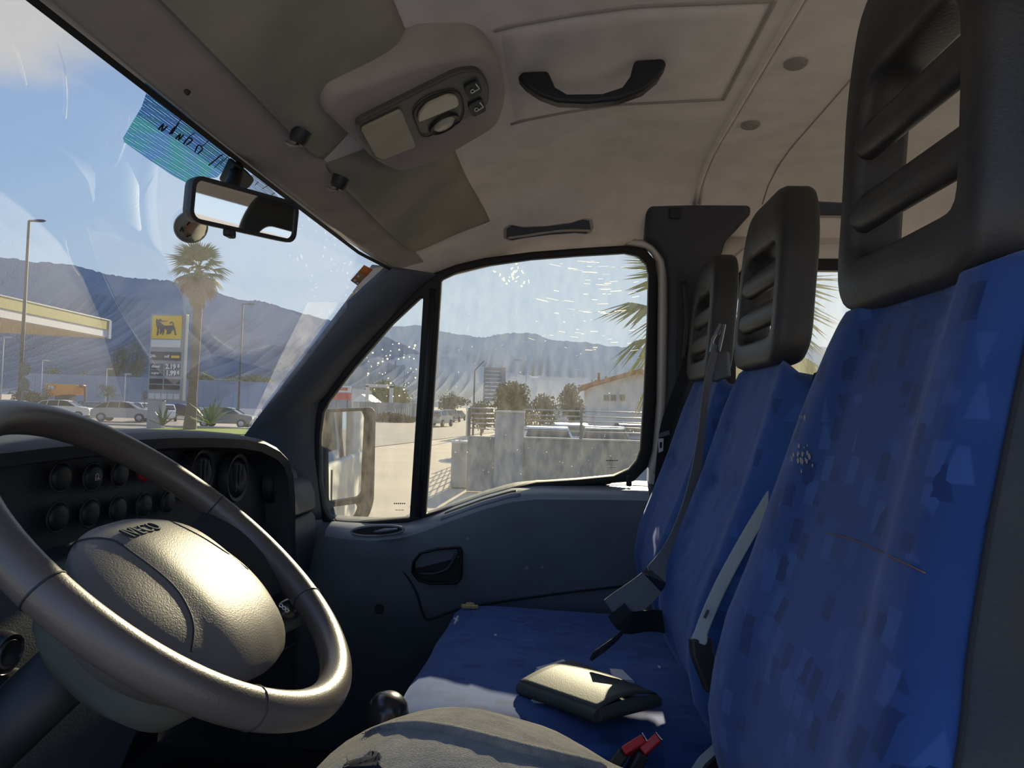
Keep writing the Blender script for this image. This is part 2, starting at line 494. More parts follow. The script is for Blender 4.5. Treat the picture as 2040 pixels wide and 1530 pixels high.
M['frond_dead'] = mat('dead palm frond', (.36, .25, .125), .8, spec=.1, col2=(.27, .19, .10), vscale=2)
M['frond_yellow'] = mat('yellowing palm frond', (.45, .36, .03), .6, spec=.3, col2=(.26, .29, .04), vscale=3)
M['mountain'] = mat('hazy blue mountain', (.29, .335, .385), 1.0, spec=0, col2=(.25, .295, .35), vscale=.004, detail=7)  # distance haze put into the blue base colour
M['hill'] = mat('pale hazy hill', (.82, .76, .66), 1.0, spec=0, col2=(.74, .69, .61), vscale=.004, detail=7)  # very pale base colour stands in for distance haze
M['hill_near'] = mat('hazy foothill', (.68, .65, .58), 1.0, spec=0, col2=(.62, .60, .54), vscale=.005, detail=7)  # haze of the middle distance mixed into this colour
M['lamp_pole'] = mat('grey lamp pole', (.085, .095, .115), .7)
M['lamp_pole_pale'] = mat('pale lamp pole', (.40, .41, .42), .6)
M['sign_grey'] = mat('sign tower grey', (.36, .38, .41), .6)
M['sign_yellow'] = mat('sign yellow', (1.0, .64, .0), .5)
M['sign_white'] = mat('sign white', (.80, .80, .78), .5)
M['sign_dark'] = mat('sign dark panel', (.035, .04, .05), .5)
M['sign_grey_dark'] = mat('sign grey panel', (.10, .105, .12), .5)
M['digit'] = mat('sign digits', (.95, .95, .92), .5)
M['flame'] = mat('sign red', (.60, .07, .02), .5)
M['canopy_green'] = mat('canopy fascia olive', (.48, .43, .15), .7, col2=(.40, .37, .14), vscale=.3)
M['canopy_white'] = mat('canopy white band', (.66, .66, .68), .6)
M['canopy_soffit'] = mat('canopy soffit', (.56, .44, .31), .8)
M['shed_wall'] = mat('blue grey shed cladding', (.30, .34, .42), .8, spec=.1, var=.04, vscale=.1)
M['orange'] = mat('orange machine paint', (.85, .36, .06), .5, var=.1)
M['tyre'] = mat('tyre', (.015, .015, .016), .8)
M['car_glass'] = mat('dark car glass', (.02, .025, .03), .05, spec=.8)
M['house_wall'] = mat('pale house render', (.62, .60, .57), .9, spec=.1, var=.05, vscale=.5)
M['roof_tile'] = mat('terracotta tile', (.40, .19, .11), .85, spec=.1, col2=(.31, .155, .095), vscale=1.2)
M['shutter'] = mat('dark green shutter', (.09, .13, .12), .6)
M['fence'] = mat('weathered fence board', (.40, .385, .36), .9, spec=.1, var=.1, vscale=.5)
M['disc'] = mat('grey sign back', (.10, .11, .12), .6)
M['truck_white'] = mat('truck white', (.72, .72, .72), .4)
M['lattice'] = mat('billboard grey', (.30, .32, .36), .8)
M['terminal'] = mat('red hoarding', (.62, .06, .08), .6)
CAR = {k: mat('car paint ' + k, c, .25, metal=.2, spec=.6) for k, c in dict(white=(.75, .75, .74), silver=(.42, .43, .44), grey=(.16, .17, .185), dark=(.035, .038, .045), blue=(.05, .09, .22), green=(.10, .22, .18)).items()}
G_WIND = glass('windscreen glass', .022, scale=5, streak=(1, 1.4, 1), dustmax=.05, refl=.28)
G_SIDE = glass('side window glass', .022, scale=22, streak=(2.2, 1, .9), dustmax=.040)
G_REAR = glass('rear side window glass', .05, scale=9, streak=(2, 1, .4))
#%%BODY
# ================================================================== CAB SHELL
DP0 = V((0, 1.97, -.2)); DN = V((0, 1, .111)).normalized()
def dp(px, py, off=0.0):
    return aP(px, py, DP0 - V((0, off, 0)), DN)
def dpl(pts, off=0.0):
    return [dp(x, y, off) for x, y in pts]
def dY(z, off=0.0):
    return 1.97 - .111 * (z + .2) - off

MAIN_PX = [(849, 1023.5), (865, 790), (880, 558.6), (911, 544), (966, 531), (1058, 518), (1149, 511), (1244, 505.5), (1270, 511), (1286, 527), (1291, 548), (1289, 646), (1282, 793), (1275, 895), (1267, 917), (1252, 934), (1222, 947), (1149, 954), (1069, 959.5), (1021, 970), (966, 987), (911, 1005)]
QUART_PX = [(818, 1030), (832, 810), (845, 594), (839, 594), (783, 646), (710, 731), (659, 797), (646, 822), (640, 866), (639.5, 958), (648, 1009), (660, 1031), (684, 1040), (746, 1036)]
SEAL_PX = [(628, 870), (634, 802), (655, 775), (700, 718), (770, 640), (835, 570), (866, 545), (911, 528), (966, 515), (1058, 503), (1149, 496), (1244, 490), (1285, 497), (1304, 520), (1309, 560), (1306, 800), (1298, 895), (1288, 930), (1262, 957), (1149, 966), (1069, 971), (1021, 982), (966, 999), (911, 1017), (849, 1036), (818, 1044), (746, 1049), (680, 1052), (648, 1040), (634, 1010)]

# ---- windscreen surface
def ws_top(Y):
    d = (Y - 1.06) / .78
    return V((-.524 + .040 * d * d + .03 * max(0, abs(d) - .8) / .2, Y, .398 - .03 * d * d))
def ws_base(Y):
    d = (Y - 1.06) / .74
    return V((-1.10 + .28 * d * d, Y, -.115 + .02 * d * d))
def ws_pt(Y, k, off=0.0):
    a, b = ws_top(Y), ws_base(Y)
    p = a.lerp(b, k)
    p.x -= .05 * math.sin(math.pi * k)
    p.x += off * .62; p.z -= off * .78
    return p
def ws_hit(px, py, off=.004):
    r = ray(px, py); lo, hi = .2, 2.2
    best = None
    def g(Y):
        z = r.z * Y / r.y; x = r.x * Y / r.y
        t, b = ws_top(Y), ws_base(Y)
        k = (t.z - z) / (t.z - b.z)
        return x - (t.x + (b.x - t.x) * k - .05 * math.sin(math.pi * max(0, min(1, k)))), k
    lo, hi = .35, 1.84
    for _ in range(40):
        mid = (lo + hi) / 2
        if g(mid)[0] > 0: lo = mid
        else: hi = mid
    Y = (lo + hi) / 2
    return ws_pt(Y, g(Y)[1], off)

mb = MB(); mb.grid(lambda u, v: ws_pt(.30 + 1.535 * u, v), 40, 16)
windscreen = obj('window_1', mb, G_WIND, smooth=180, label='large raked windscreen with dusty unswept edges', cat='window', kind='structure')
# narrow rubber edge along the top of the windscreen
mb = MB(); mb.ribbon([ws_pt(.30 + 1.53 * i / 40, .014, .003) for i in range(41)], V((-.6, 0, -.7)), .008, .001)
obj('seal', mb, M['rubber'], windscreen, smooth=60)
# unswept pale dust strip left by the wiper beside the right pillar
film = glass('dried dust film', .13, scale=30, streak=(1, 1, 1), refl=0, tint=(1, 1, 1), dustmax=.28)
strip = [(490, 856), (520, 790), (552, 720), (592, 640), (612, 600), (690, 600), (690, 612), (640, 672), (575, 760), (515, 843), (503, 856)]
mb = MB(); mb.add([ws_hit(x, y, .003) for x, y in strip], [tuple(range(len(strip)))])
obj('dust_reflection_film', mb, film, windscreen, label='pale strip of dried dust that the wiper does not reach')
film2 = glass('thin pale film', .05, scale=16, refl=0, tint=(1, 1, 1), dustmax=.085)
fan = spline([(172, 452), (205, 540), (255, 645), (300, 720), (345, 765)], 5) + spline([(345, 765), (420, 708), (500, 725), (580, 735), (640, 660), (560, 610), (470, 570), (360, 520), (240, 468)], 4)[1:]  # pale fan imitating a dash reflection in the glass
mb = MB(); mb.add([ws_hit(x, y, .0035) for x, y in fan], [tuple(range(len(fan)))])
obj('dust_reflection_film', mb, film2, windscreen, label='faint pale fan imitating a dash reflection')
# wiper scratches catching light
for pts in ([(30, 95), (42, 130), (50, 165)], [(112, 85), (127, 140), (131, 190), (129, 232)], [(128, 475), (140, 520), (155, 545)], [(172, 452), (200, 535), (240, 620), (285, 690), (320, 742)]):
    mb = MB(); mb.tube([ws_hit(x, y, .003) for x, y in spline(pts, 5)], .0008, 5)
    obj('scratch', mb, film2 if len(pts) > 4 else film, windscreen)

# ---- headlining
def hx(Y):
    d = abs(Y - 1.06)
    return -.512 + .045 * max(0, (d - .50) / .3) ** 2
zc = interp([0, .09, .15, .29, .41, .51, .61, 3], [.395, .423, .462, .553, .590, .605, .615, .615])
ze = interp([-.52, -.42, -.33, -.2, -.08, .18, .3, 3], [.34, .348, .365, .40, .43, .447, .46, .47])
yp = interp([.10, .19, .22, .26, .32, .40, .50, 1.62, 1.72, 1.80, 1.86, 1.90, 1.93, 1.99], [-.1, 0, .28, .55, .8, .94, 1, 1, .94, .80, .55, .28, 0, -.15])
def ceil_z(X, Y):
    e = ze(X); c = zc(X - hx(Y))
    return e + (c - e) * yp(Y)
YS = [.12, .19, .22, .26, .32, .40, .50, .7, .9, 1.1, 1.3, 1.5, 1.62, 1.68, 1.72, 1.76, 1.80, 1.83, 1.86, 1.88, 1.90, 1.93, 1.937]
XS = [0, .02, .05, .09, .11, .13, .15, .18, .22, .26, .29, .33, .37, .41, .46, .51, .56, .61, .7, .8, .9, 1.0, 1.2, 1.5, 1.8, 2.1, 2.5]
mb = MB()
mb.grid(lambda u, v: (lambda Y, s: V((hx(Y) + s, Y, ceil_z(hx(Y) + s, Y))))(YS[round(v * (len(YS) - 1))], XS[round(u * (len(XS) - 1))]), len(XS) - 1, len(YS) - 1)
ceiling = obj('ceiling', mb, M['headliner'], solid=.006, smooth=180, label='beige grey fabric headlining of the van cab', cat='ceiling', kind='structure')
# front header band (the padded strip above the windscreen)
mb = MB()
for_r = []
for i in range(41):
    Y = .2 + 1.66 * i / 40
    x, z = hx(Y), ceil_z(hx(Y), Y)
    for_r.append([V((x - .040, Y, z + .024)), V((x - .024, Y, z + .001)), V((x + .0, Y, z - .008)), V((x + .012, Y, z - .010)), V((x + .05, Y, z + .004)), V((x + .085, Y, z + .014)), V((x + .092, Y, z + .026)), V((x + .05, Y, z + .035))])
mb.loft(for_r)
header = obj('header_trim', mb, M['header'], ceiling, smooth=60)
mb = MB(); p = aY(373, 186, 1.0); p = V((-.47, .47 / .4607, 0)); 
p = aX(372, 186, -.478)
mb.lathe([(.003, 0), (.0045, .002), (.002, .006)], p + V((0, 0, .004)), V((.2, 0, -1)), 10)
obj('screw', mb, M['ink'], ceiling)
# rib and seam across the roof at the door pillar, with three fixing plugs
for X, r_, nm in ((.333, .0065, 'roof_rib'), (.345, .004, 'roof_rib'), (.505, .0018, 'roof_seam')):
    mb = MB(); mb.tube([V((X, Y, ceil_z(X, Y) - .0035 if r_ > .003 else ceil_z(X, Y) - .003)) for Y in [.3 + 1.55 * i / 30 for i in range(31)]], r_, 8)
    obj(nm, mb, M['headliner'] if r_ > .003 else M['header'], ceiling, smooth=180)
for px, py in ((1585, 128), (1495, 250), (1425, 352)):
    p = aZ(px, py, .609)
    mb = MB(); mb.lathe([(.002, -.004), (.016, -.004), (.0195, -.001), (.02, .004)], p, V((0, 0, 1)), 20)
    obj('plug', mb, M['plug'], ceiling)

# ---- right wall: cant rail recess, rear quarter with side window
REARY = 1.965
win3 = round_poly([(.475, -.22), (.455, .315), (.50, .385), (1.62, .395), (1.62, -.22)], .07, 5)
seal3 = round_poly([(.445, -.25), (.425, .325), (.485, .415), (1.65, .425), (1.65, -.25)], .08, 5)
wall_out = [(.33, -1.0), (.33, .475), (2.0, .475), (2.0, -1.0)]
def wy(z): return dY(z, -.01)
P3 = lambda pts, o=0: [V((x, wy(z) + o, z)) for x, z in pts]
mb = MB(); mb.holes([V((x, 0, z)) for x, z in wall_out], [[V((x, 0, z)) for x, z in win3]])
mb.v = [V((p.x, wy(p.z), p.z)) for p in mb.v]
wall_r = obj('wall_right', mb, M['headliner'], solid=.02, label='beige rear side wall of the cab behind the door pillar', cat='wall', kind='structure')
mb = MB(); mb.holes([V((x, 0, z)) for x, z in seal3], [[V((x, 0, z)) for x, z in win3]])
mb.v = [V((p.x, wy(p.z) - .022, p.z)) for p in mb.v]
obj('window_seal', mb, M['rubber'], wall_r, solid=.016, bevel=.004)
outer3 = round_poly([(.415, -.3), (.395, .335), (.465, .455), (1.7, .462), (1.7, -.3)], .09, 5)
mb = MB(); mb.holes([V((x, 0, z)) for x, z in outer3], [[V((x, 0, z)) for x, z in seal3]])
mb.v = [V((p.x, wy(p.z) - .018, p.z)) for p in mb.v]
obj('window_surround', mb, M['white_paint'], wall_r, solid=.012, bevel=.003)
mb = MB(); mb.add(P3(win3, .008), [tuple(range(len(win3)))])
obj('window_3', mb, G_REAR, solid=.004, smooth=0, label='rear side window behind the passenger headrests', cat='window', kind='structure')
# closing walls out of sight: floor, bulkhead under the dash, tail wall
mb = MB(); mb.box((.45, 1.05, -.98), (3.1, 1.9, .04))
obj('floor', mb, M['floor'], label='dark rubber cab floor below the seats', cat='floor', kind='structure')
mb = MB(); mb.box((-1.12, 1.05, -.55), (.04, 1.76, .86))
obj('wall_front', mb, M['dash'], label='dark bulkhead in the footwell under the dashboard', cat='wall', kind='structure')
mb = MB(); mb.holes([V((2.0, y, z)) for y, z in [(.14, -1.0), (.14, .6), (1.98, .6), (1.98, -1.0)]], [[V((2.0, y, z)) for y, z in round_poly([(.35, -.15), (.35, .35), (1.75, .35), (1.75, -.15)], .08)]])
obj('wall_back', mb, M['headliner'], solid=.03, label='rear wall of the crew cab with its back window', cat='wall', kind='structure')
mb = MB(); mb.holes([V((x, .14, z)) for x, z in [(.60, -1.0), (.55, .5), (2.0, .5), (2.0, -1.0)]], [[V((x, .14, z)) for x, z in round_poly([(.72, -.2), (.70, .38), (1.6, .38), (1.6, -.2)], .08)]])
obj('wall_left', mb, M['headliner'], solid=.03, label='near side wall behind the driver with side window', cat='wall', kind='structure')
mb = MB(); mb.box((-.92, 1.965, -.55), (.44, .03, .90)); mb.box((-.2, 2.0, -.75), (1.1, .03, .5)); obj('wall_right', mb, M['dash'], label='dark kick panel beside the passenger footwell', cat='wall', kind='structure')
mb = MB(); mb.box((-.80, .16, -.62), (.66, .04, .72)); obj('wall_left', mb, M['dash'], label='dark kick panel beside the driver footwell', cat='wall', kind='structure')
# near windscreen pillar beside the driver
mb = MB(); mb.tube([V((-.47, .27, .40)), V((-.62, .29, .20)), V((-.86, .30, -.12)), V((-.95, .30, -.5))], .04, 10)
obj('trim_2', mb, M['pillar'], label='dark windscreen pillar on the driver side', cat='pillar', kind='structure')

# ---- door
door = thing('door_1', 'slate grey passenger door with divided window, ledge and inside handle', 'door', (0, 1.95, -.9), kind='structure')
mb = MB(); mb.holes(dpl(SEAL_PX), [dpl(MAIN_PX), dpl(QUART_PX)])
seal = obj('window_frame', mb, M['rubber'], door, solid=.035, bevel=.006)
mb = MB(); mb.add([p + V((0, .006, 0)) for p in dpl(MAIN_PX)], [tuple(range(len(MAIN_PX)))])
pane = obj('window_pane', mb, G_SIDE, door, solid=.004, smooth=0)
mb = MB(); mb.add([p + V((0, .006, 0)) for p in dpl(QUART_PX)], [tuple(range(len(QUART_PX)))])
qpane = obj('quarter_pane', mb, G_SIDE, door, solid=.004, smooth=0)
# divider channel
mb = MB(); mb.tube([dp(862, 575, .02), dp(846, 810, .02), dp(833, 1028, .02)], .008, 8)
obj('divider_channel', mb, M['black_plastic'], door, smooth=180)
# maker's marks etched on both panes
for px, py in ((1219, 917), (796, 1003)):
    par = pane if px > 1000 else qpane
    mb = MB()
    for k in range(6):
        q = dp(px - 10 + k * 4, py, .0)
        mb.box(q, (.0036, .001, .0034))
    for k in range(3):
        mb.box(dp(px - 6 + k * 6, py + 13, .0), (.007, .001, .0016))
    obj('glass_mark', mb, M['ink'], par, smooth=0)
# smears drawn as pale arced streaks to imitate sun glints on scratches
mb = MB()
for k in range(70):
    cx, cy = rnd.gauss(1190, 48), rnd.uniform(520, 700)
    if cx > 1280: continue
    L = rnd.uniform(5, 24) * (1.1 if cy < 620 else .7); s = -(cx - 1195) * .0022
    mb.ribbon([dp(cx - L / 2, cy + s * L / 2 * -1, -.003), dp(cx, cy, -.003), dp(cx + L / 2, cy - s * L / 2 * -1, -.003)], V((0, 0, 1)), rnd.uniform(.0006, .0022), .0002)
glint = glass('pale glint and speck film', .30, scale=60, refl=0, tint=(1, 1, 1), dustmax=.75)
obj('glint_streaks', mb, glint, pane, kind='stuff', smooth=0)
mb = MB()
for k in range(26):
    cx, cy = rnd.gauss(1020, 16), rnd.gauss(552, 12)
    q = dp(cx, cy, -.003); a = rnd.uniform(.5, 2.4); L = rnd.uniform(.004, .012)
    mb.ribbon([q, q + V((math.cos(a), 0, math.sin(a))) * L], V((math.sin(a), 0, -math.cos(a))), rnd.uniform(.002, .005), .0002)
for k in range(90):
    q = dp(rnd.uniform(890, 1285), rnd.uniform(600, 960), -.003)
    mb.box(q, (rnd.uniform(.0008, .002), .0004, rnd.uniform(.0008, .003)))
obj('specks', mb, glint, pane, kind='stuff', smooth=0)
mb = MB()
for k in range(60):
    q = dp(rnd.uniform(730, 832), rnd.uniform(690, 800) - rnd.random() * 20, -.003)
    s = rnd.uniform(.001, .0032); mb.lathe([(.0003, 0), (s, .0002), (.0003, .0006)], q, V((0, 1, 0)), 7)
obj('specks', mb, glint, qpane, kind='stuff', smooth=0)
# white gap between door seal and pillar
gap_o = [(1262, 478), (1300, 484), (1325, 512), (1331, 560), (1328, 800), (1320, 900), (1308, 950)]
gap_i = [(1244, 488), (1285, 496), (1305, 520), (1310, 560), (1307, 800), (1299, 895), (1290, 930)]
mb = MB()
mb.loft([[dp(*a, .004) for a in spline(gap_i, 4)], [(dp(*a, .012) + dp(*b, .012)) / 2 for a, b in zip(spline(gap_i, 4), spline(gap_o, 4))], [dp(*b, .0) for b in spline(gap_o, 4)]], closed=False)
obj('door_jamb', mb, M['white_paint'], door, solid=.006, smooth=180)
mb = MB(); mb.box((.325, 2.0, .05), (.16, .05, 1.0)); mb.box((-.02, 1.955, .50), (.8, .05, .10)); obj('outer_frame', mb, M['white_paint'], door, bevel=.006)
# outer skin of the door and the body side behind it, seen in the wing mirror
mb = MB(); mb.box((-.15, 2.07, -.80), (.95, .05, .80)); obj('outer_skin', mb, M['white_paint'], door, bevel=.015)

mb = MB(); mb.box((2.2, 2.075, -.80), (3.8, .05, 1.1)); mb.box((2.9, 2.06, .1), (2.4, .05, .8)); bs = obj('body_side', mb, M['white_paint'], wall_r, bevel=.015)
mb = MB(); mb.box((.33, 2.105, -.80), (.012, .006, 1.05)); obj('door_gap', mb, M['rubber'], wall_r)
# inner trim panel: lofted section along the door
ztop = interp([-.70, -.60, -.50, -.42, -.36, -.29, -.21, -.13, -.06, .19, .27], [-.34, -.345, -.345, -.338, -.318, -.288, -.256, -.230, -.220, -.212, -.212])
mb = MB(); rings = []
for i in range(49):
    X = -.72 + .985 * i / 48
    t = ztop(X)
    led = .075 + .02 * math.exp(-((X + .52) / .1) ** 2)
    rings.append([V((X, dY(t, -.02), t + .02)), V((X, dY(t, .012), t + .006)), V((X, dY(t, led - .016), t - .014)), V((X, dY(t, led), t - .034)), V((X, 1.895, t - .085)), V((X, 1.905, -.50)), V((X, 1.905, -.56)), V((X, 1.92, -.58)), V((X, 1.93, -.95))])
mb.loft(rings, closed=False, cap=False)
trim = obj('trim_panel', mb, M['door_trim'], door, solid=.004, smooth=60)
# pale ledge cap under the glass, with grip slot
def ledge_pt(X, w_, up=.004):
    t = ztop(X); led = .075 + .02 * math.exp(-((X + .52) / .1) ** 2)
    a = V((X, dY(t, .012), t + .006)); b = V((X, dY(t, led - .012), t - .012))
    p = a.lerp(b, w_); p.z += up; return p
mb = MB(); rr = []
for i in range(41):
    X = -.64 + .88 * i / 40
    rr.append([ledge_pt(X, 0, .002), ledge_pt(X, .1, .006), ledge_pt(X, .9, .006), ledge_pt(X, 1.08, .001), ledge_pt(X, 1.1, -.012), ledge_pt(X, 0, -.012)])
mb.loft(rr)
ledge = obj('ledge', mb, M['door_ledge'], door, smooth=60)
mb = MB(); rr = []
for i in range(17):
    X = -.315 + .20 * i / 16
    rr.append([ledge_pt(X, .42, .008), ledge_pt(X, .95, .008), ledge_pt(X, .95, -.004), ledge_pt(X, .42, -.004)])
mb.loft(rr); obj('grip_slot', mb, M['rubber'], door, bevel=.002)
mb = MB(); rr = []
for i in range(17):
    X = -.32 + .215 * i / 16
    rr.append([ledge_pt(X, .86, .006), ledge_pt(X, .93, .013), ledge_pt(X, 1.05, .009), ledge_pt(X, 1.05, .0)])
mb.loft(rr); obj('grip_bar', mb, M['door_ledge'], door, smooth=180)
# oval recess with lock lever on the front of the ledge
c = aY(752, 1057, 1.895)
e1 = [c + V((math.cos(a) * .072, 0, math.sin(a) * .0135 + math.cos(a) * .006)) for a in [2 * math.pi * k / 28 for k in range(28)]]
mb = MB(); mb.tube(e1, .0035, 8, closed=True); obj('recess_rim', mb, M['door_ledge'], door, smooth=180)
mb = MB(); mb.prism([p + V((0, -.002, 0)) for p in e1], V((0, .012, 0))); obj('recess', mb, M['black_plastic'], door)
mb = MB(); mb.tube([c + V((-.005, -.008, -.002)), c + V((.025, -.016, .005)), c + V((.058, -.012, .009))], [.006, .0095, .004], 10, flat=.55)
obj('lock_lever', mb, M['door_ledge'], door, smooth=180)
# inside handle in its bezel
HB = [(822, 1118), (836, 1100), (872, 1091), (918, 1088), (922, 1100), (921, 1150), (912, 1163), (858, 1164), (833, 1156), (820, 1140)]
HP = [aY(x, y, 1.892) for x, y in HB]
hc = sum(HP, V()) / len(HP)
HPi = [hc + (p - hc) * .88 for p in HP]
mb = MB(); mb.holes(HP, [HPi]); obj('handle_bezel', mb, M['black_plastic'], door, solid=.022, bevel=.004)
mb = MB(); mb.prism([p + V((0, .004, 0)) for p in HPi], V((0, .006, 0))); obj('handle_recess', mb, M['rubber'], door)
mb = MB(); rr = spline([(838, 1143), (868, 1142), (892, 1132), (905, 1112), (912, 1100)], 5)
mb.tube([aY(x, y, 1.882) for x, y in rr], [.004 + .006 * i / (len(rr) - 1) for i in range(len(rr))], 10, flat=.6)
obj('handle', mb, M['dash_pod'], door, smooth=180)
# pocket line and lower cover
crv = spline([(665, 1122), (715, 1113), (760, 1114), (800, 1135), (828, 1178), (842, 1222), (858, 1233), (930, 1210), (1100, 1184), (1290, 1162)], 6)
mb = MB(); mb.tube([aY(x, y, 1.899) for x, y in crv], .0028, 7); obj('panel_joint', mb, M['rubber'], door, smooth=180)
p = aY(756, 1212, 1.906)
mb = MB(); mb.lathe([(.001, -.004), (.013, -.004), (.016, 0), (.016, .004)], p, V((0, 1, 0)), 20); obj('trim_plug', mb, M['black_plastic'], door)
# scuffs on the trim
mb = MB()
for px, py, a in ((932, 1073, 5), (1048, 1132, 6), (1080, 1130, 5), (1276, 1147, 4), (1044, 1060, 2)):
    q = aY(px, py, 1.8925); s = .0011 * a
    mb.prism([q + V((-s, 0, -s * .5)), q + V((s, 0, -s * .3)), q + V((s * .2, 0, s))], V((0, .002, 0)))
obj('scuff', mb, M['plug'], door, smooth=0, kind='stuff')
# belt line stop at the rear corner of the window
mb = MB(); mb.box(dp(1253, 958, .03), (.014, .02, .03)); obj('seal_stop', mb, M['rubber'], door, bevel=.004)

# ---- windscreen pillar on the passenger side
A = spline([(742, 528, 1.845), (700, 587, 1.835), (640, 667, 1.825), (560, 772, 1.81), (492, 862, 1.79), (465, 905, 1.78), (462, 960, 1.78), (462, 1050, 1.78)], 5)
B = spline([(868, 546), (832, 573), (765, 645), (697, 720), (652, 780), (631, 812), (625, 900), (640, 1035)], 5)
rings = []
for (ax, ay, aY_), (bx, by) in zip(A, B):
    a = aY(ax, ay, aY_); b = dp(bx, by, .022)
    m1 = a.lerp(b, .3) + V((0, -.018, 0)); m2 = a.lerp(b, .7) + V((0, -.014, 0))
    rings.append([a + V((-.01, .07, .01)), a, m1, m2, b, b + V((0, .05, 0))])
mb = MB(); mb.loft(rings, closed=False, cap=False)
pil = obj('trim_1', mb, M['pillar'], solid=.004, smooth=70, label='dark grey windscreen pillar trim beside the quarter window', cat='pillar', kind='structure')
mb = MB(); q = aY(779, 573, 1.855); mb.lathe([(.001, 0), (.006, 0), (.0075, .004)], q, V((0, 1, 0)), 14); obj('screw_cap', mb, M['ink'], pil)
# ---- door pillar
BP = [(1288, 402), (1318, 385), (1350, 369), (1372, 362), (1420, 368), (1500, 370), (1503, 395), (1497, 425), (1470, 455), (1448, 478), (1440, 505), (1432, 560), (1420, 700), (1405, 900), (1395, 1150), (1312, 1150), (1322, 930), (1331, 780), (1335, 620), (1334, 555), (1325, 512), (1303, 485), (1286, 476)]
mb = MB(); mb.prism([aP(x, y, (0, 1.885, .2), (0, 1, .09)) for x, y in BP], V((0, .09, 0)))
bpil = obj('trim_3', mb, M['pillar_dark'], bevel=.018, seg=4, smooth=60, label='dark moulded door pillar behind the passenger window', cat='pillar', kind='structure')
mb = MB(); mb.tube([aP(x, y, (0, 1.875, .2), (0, 1, .09)) for x, y in spline([(1362, 560), (1366, 640), (1360, 720)], 5)], .012, 8, flat=.5); obj('belt_slider', mb, M['black_plastic'], bpil, smooth=180)
mb = MB(); mb.box(aP(1345, 425, (0, 1.88, .2), (0, 1, .09)), (.03, .01, .03)); obj('cover_cap', mb, M['black_plastic'], bpil, bevel=.006)

# ---- recessed coat grip above the passenger door
def side_pt(px, py, off=0):
    """meet the sloping edge of the headlining"""
    r = ray(px, py); lo, hi = 1.3, 1.97
    for _ in range(40):
        m_ = (lo + hi) / 2; p = r * (m_ / r.y)
        if p.z < ceil_z(p.x, p.y): lo = m_
        else: hi = m_
    return r * ((lo - off) / r.y)
grip = thing('coat_grip', 'dark recessed grip slot in the headlining above the passenger window', 'grip', side_pt(1090, 470))
GR = [(1003, 455), (1015, 447), (1040, 452), (1090, 450), (1140, 443), (1165, 435), (1180, 437), (1183, 455), (1175, 466), (1150, 464), (1095, 468), (1040, 475), (1015, 480), (1003, 475)]
mb = MB(); pts = [side_pt(x, y, .006) for x, y in GR]; mb.prism(pts, V((0, .02, .012))); obj('slot', mb, M['header'], grip, bevel=.003)
gi = sum(pts, V()) / len(pts)
mb = MB(); mb.prism([gi + (p - gi) * .93 + V((0, -.0025, -.001)) for p in pts], V((0, .004, 0))); obj('recess', mb, M['pillar'], grip, bevel=.002)
mb = MB(); mb.tube([side_pt(x, y, .012) for x, y in spline([(1012, 474), (1045, 470), (1095, 462), (1140, 459), (1178, 460)], 5)], .0035, 8); obj('lip', mb, M['header'], grip, smooth=180)
g2 = thing('coat_grip', 'dark recessed grip slot above the rear side window, beyond the headrests', 'grip', side_pt(1640, 415))
mb = MB(); mb.prism([side_pt(x, y, .006) for x, y in ((1603, 403), (1615, 400), (1690, 404), (1690, 432), (1606, 430))], V((0, .02, .012))); obj('slot', mb, M['pillar'], g2, bevel=.004)
mb = MB(); mb.tube([side_pt(x, y, .012) for x, y in ((1606, 431), (1650, 431), (1690, 432))], .003, 8); obj('lip', mb, M['header'], g2, smooth=180)

# ================================================================== ROOF FITTINGS
def cz(X, Y, d=0): return V((X, Y, ceil_z(X, Y) - d))
hatch = thing('roof_hatch', 'beige roof panel set in the headlining with black grab handle', 'roof hatch', cz(.1, 1.2))
HO = round_poly([(-.12, 1.065), (-.12, 1.415), (.298, 1.375), (.298, 1.045)], .03)
mb = MB()
mb.grid(lambda u, v: (lambda X: cz(X, (1.06 - .02 * u) + ((1.42 - .05 * u) - (1.06 - .02 * u)) * v, .0105 * min(1, min(u, 1 - u) * 14 + .0) * min(1, min(v, 1 - v) * 14)))(-.12 + .418 * u), 42, 42)
obj('panel', mb, M['headliner'], hatch, smooth=30)
for a, b in (((-.12, 1.062), (.296, 1.042)), ((-.12, 1.418), (.296, 1.372)), ((.297, 1.042), (.297, 1.372))):
    mb = MB(); mb.tube([cz(a[0] + (b[0] - a[0]) * t, a[1] + (b[1] - a[1]) * t, .0015) for t in [i / 12 for i in range(13)]], .005, 6); obj('joint', mb, M['header'], hatch, smooth=180)
HG = [(1030, 152), (1042, 142), (1092, 140), (1097, 152), (1106, 172), (1130, 186), (1200, 185), (1240, 172), (1256, 150), (1264, 119), (1322, 115), (1329, 126), (1312, 155), (1282, 180), (1232, 198), (1170, 205), (1110, 202), (1074, 189), (1046, 170)]
mb = MB(); mb.prism([aY(x, y, 1.195) for x, y in HG], V((0, .028, 0))); obj('grab_handle', mb, M['black_plastic'], hatch, bevel=.006, seg=3, smooth=60)

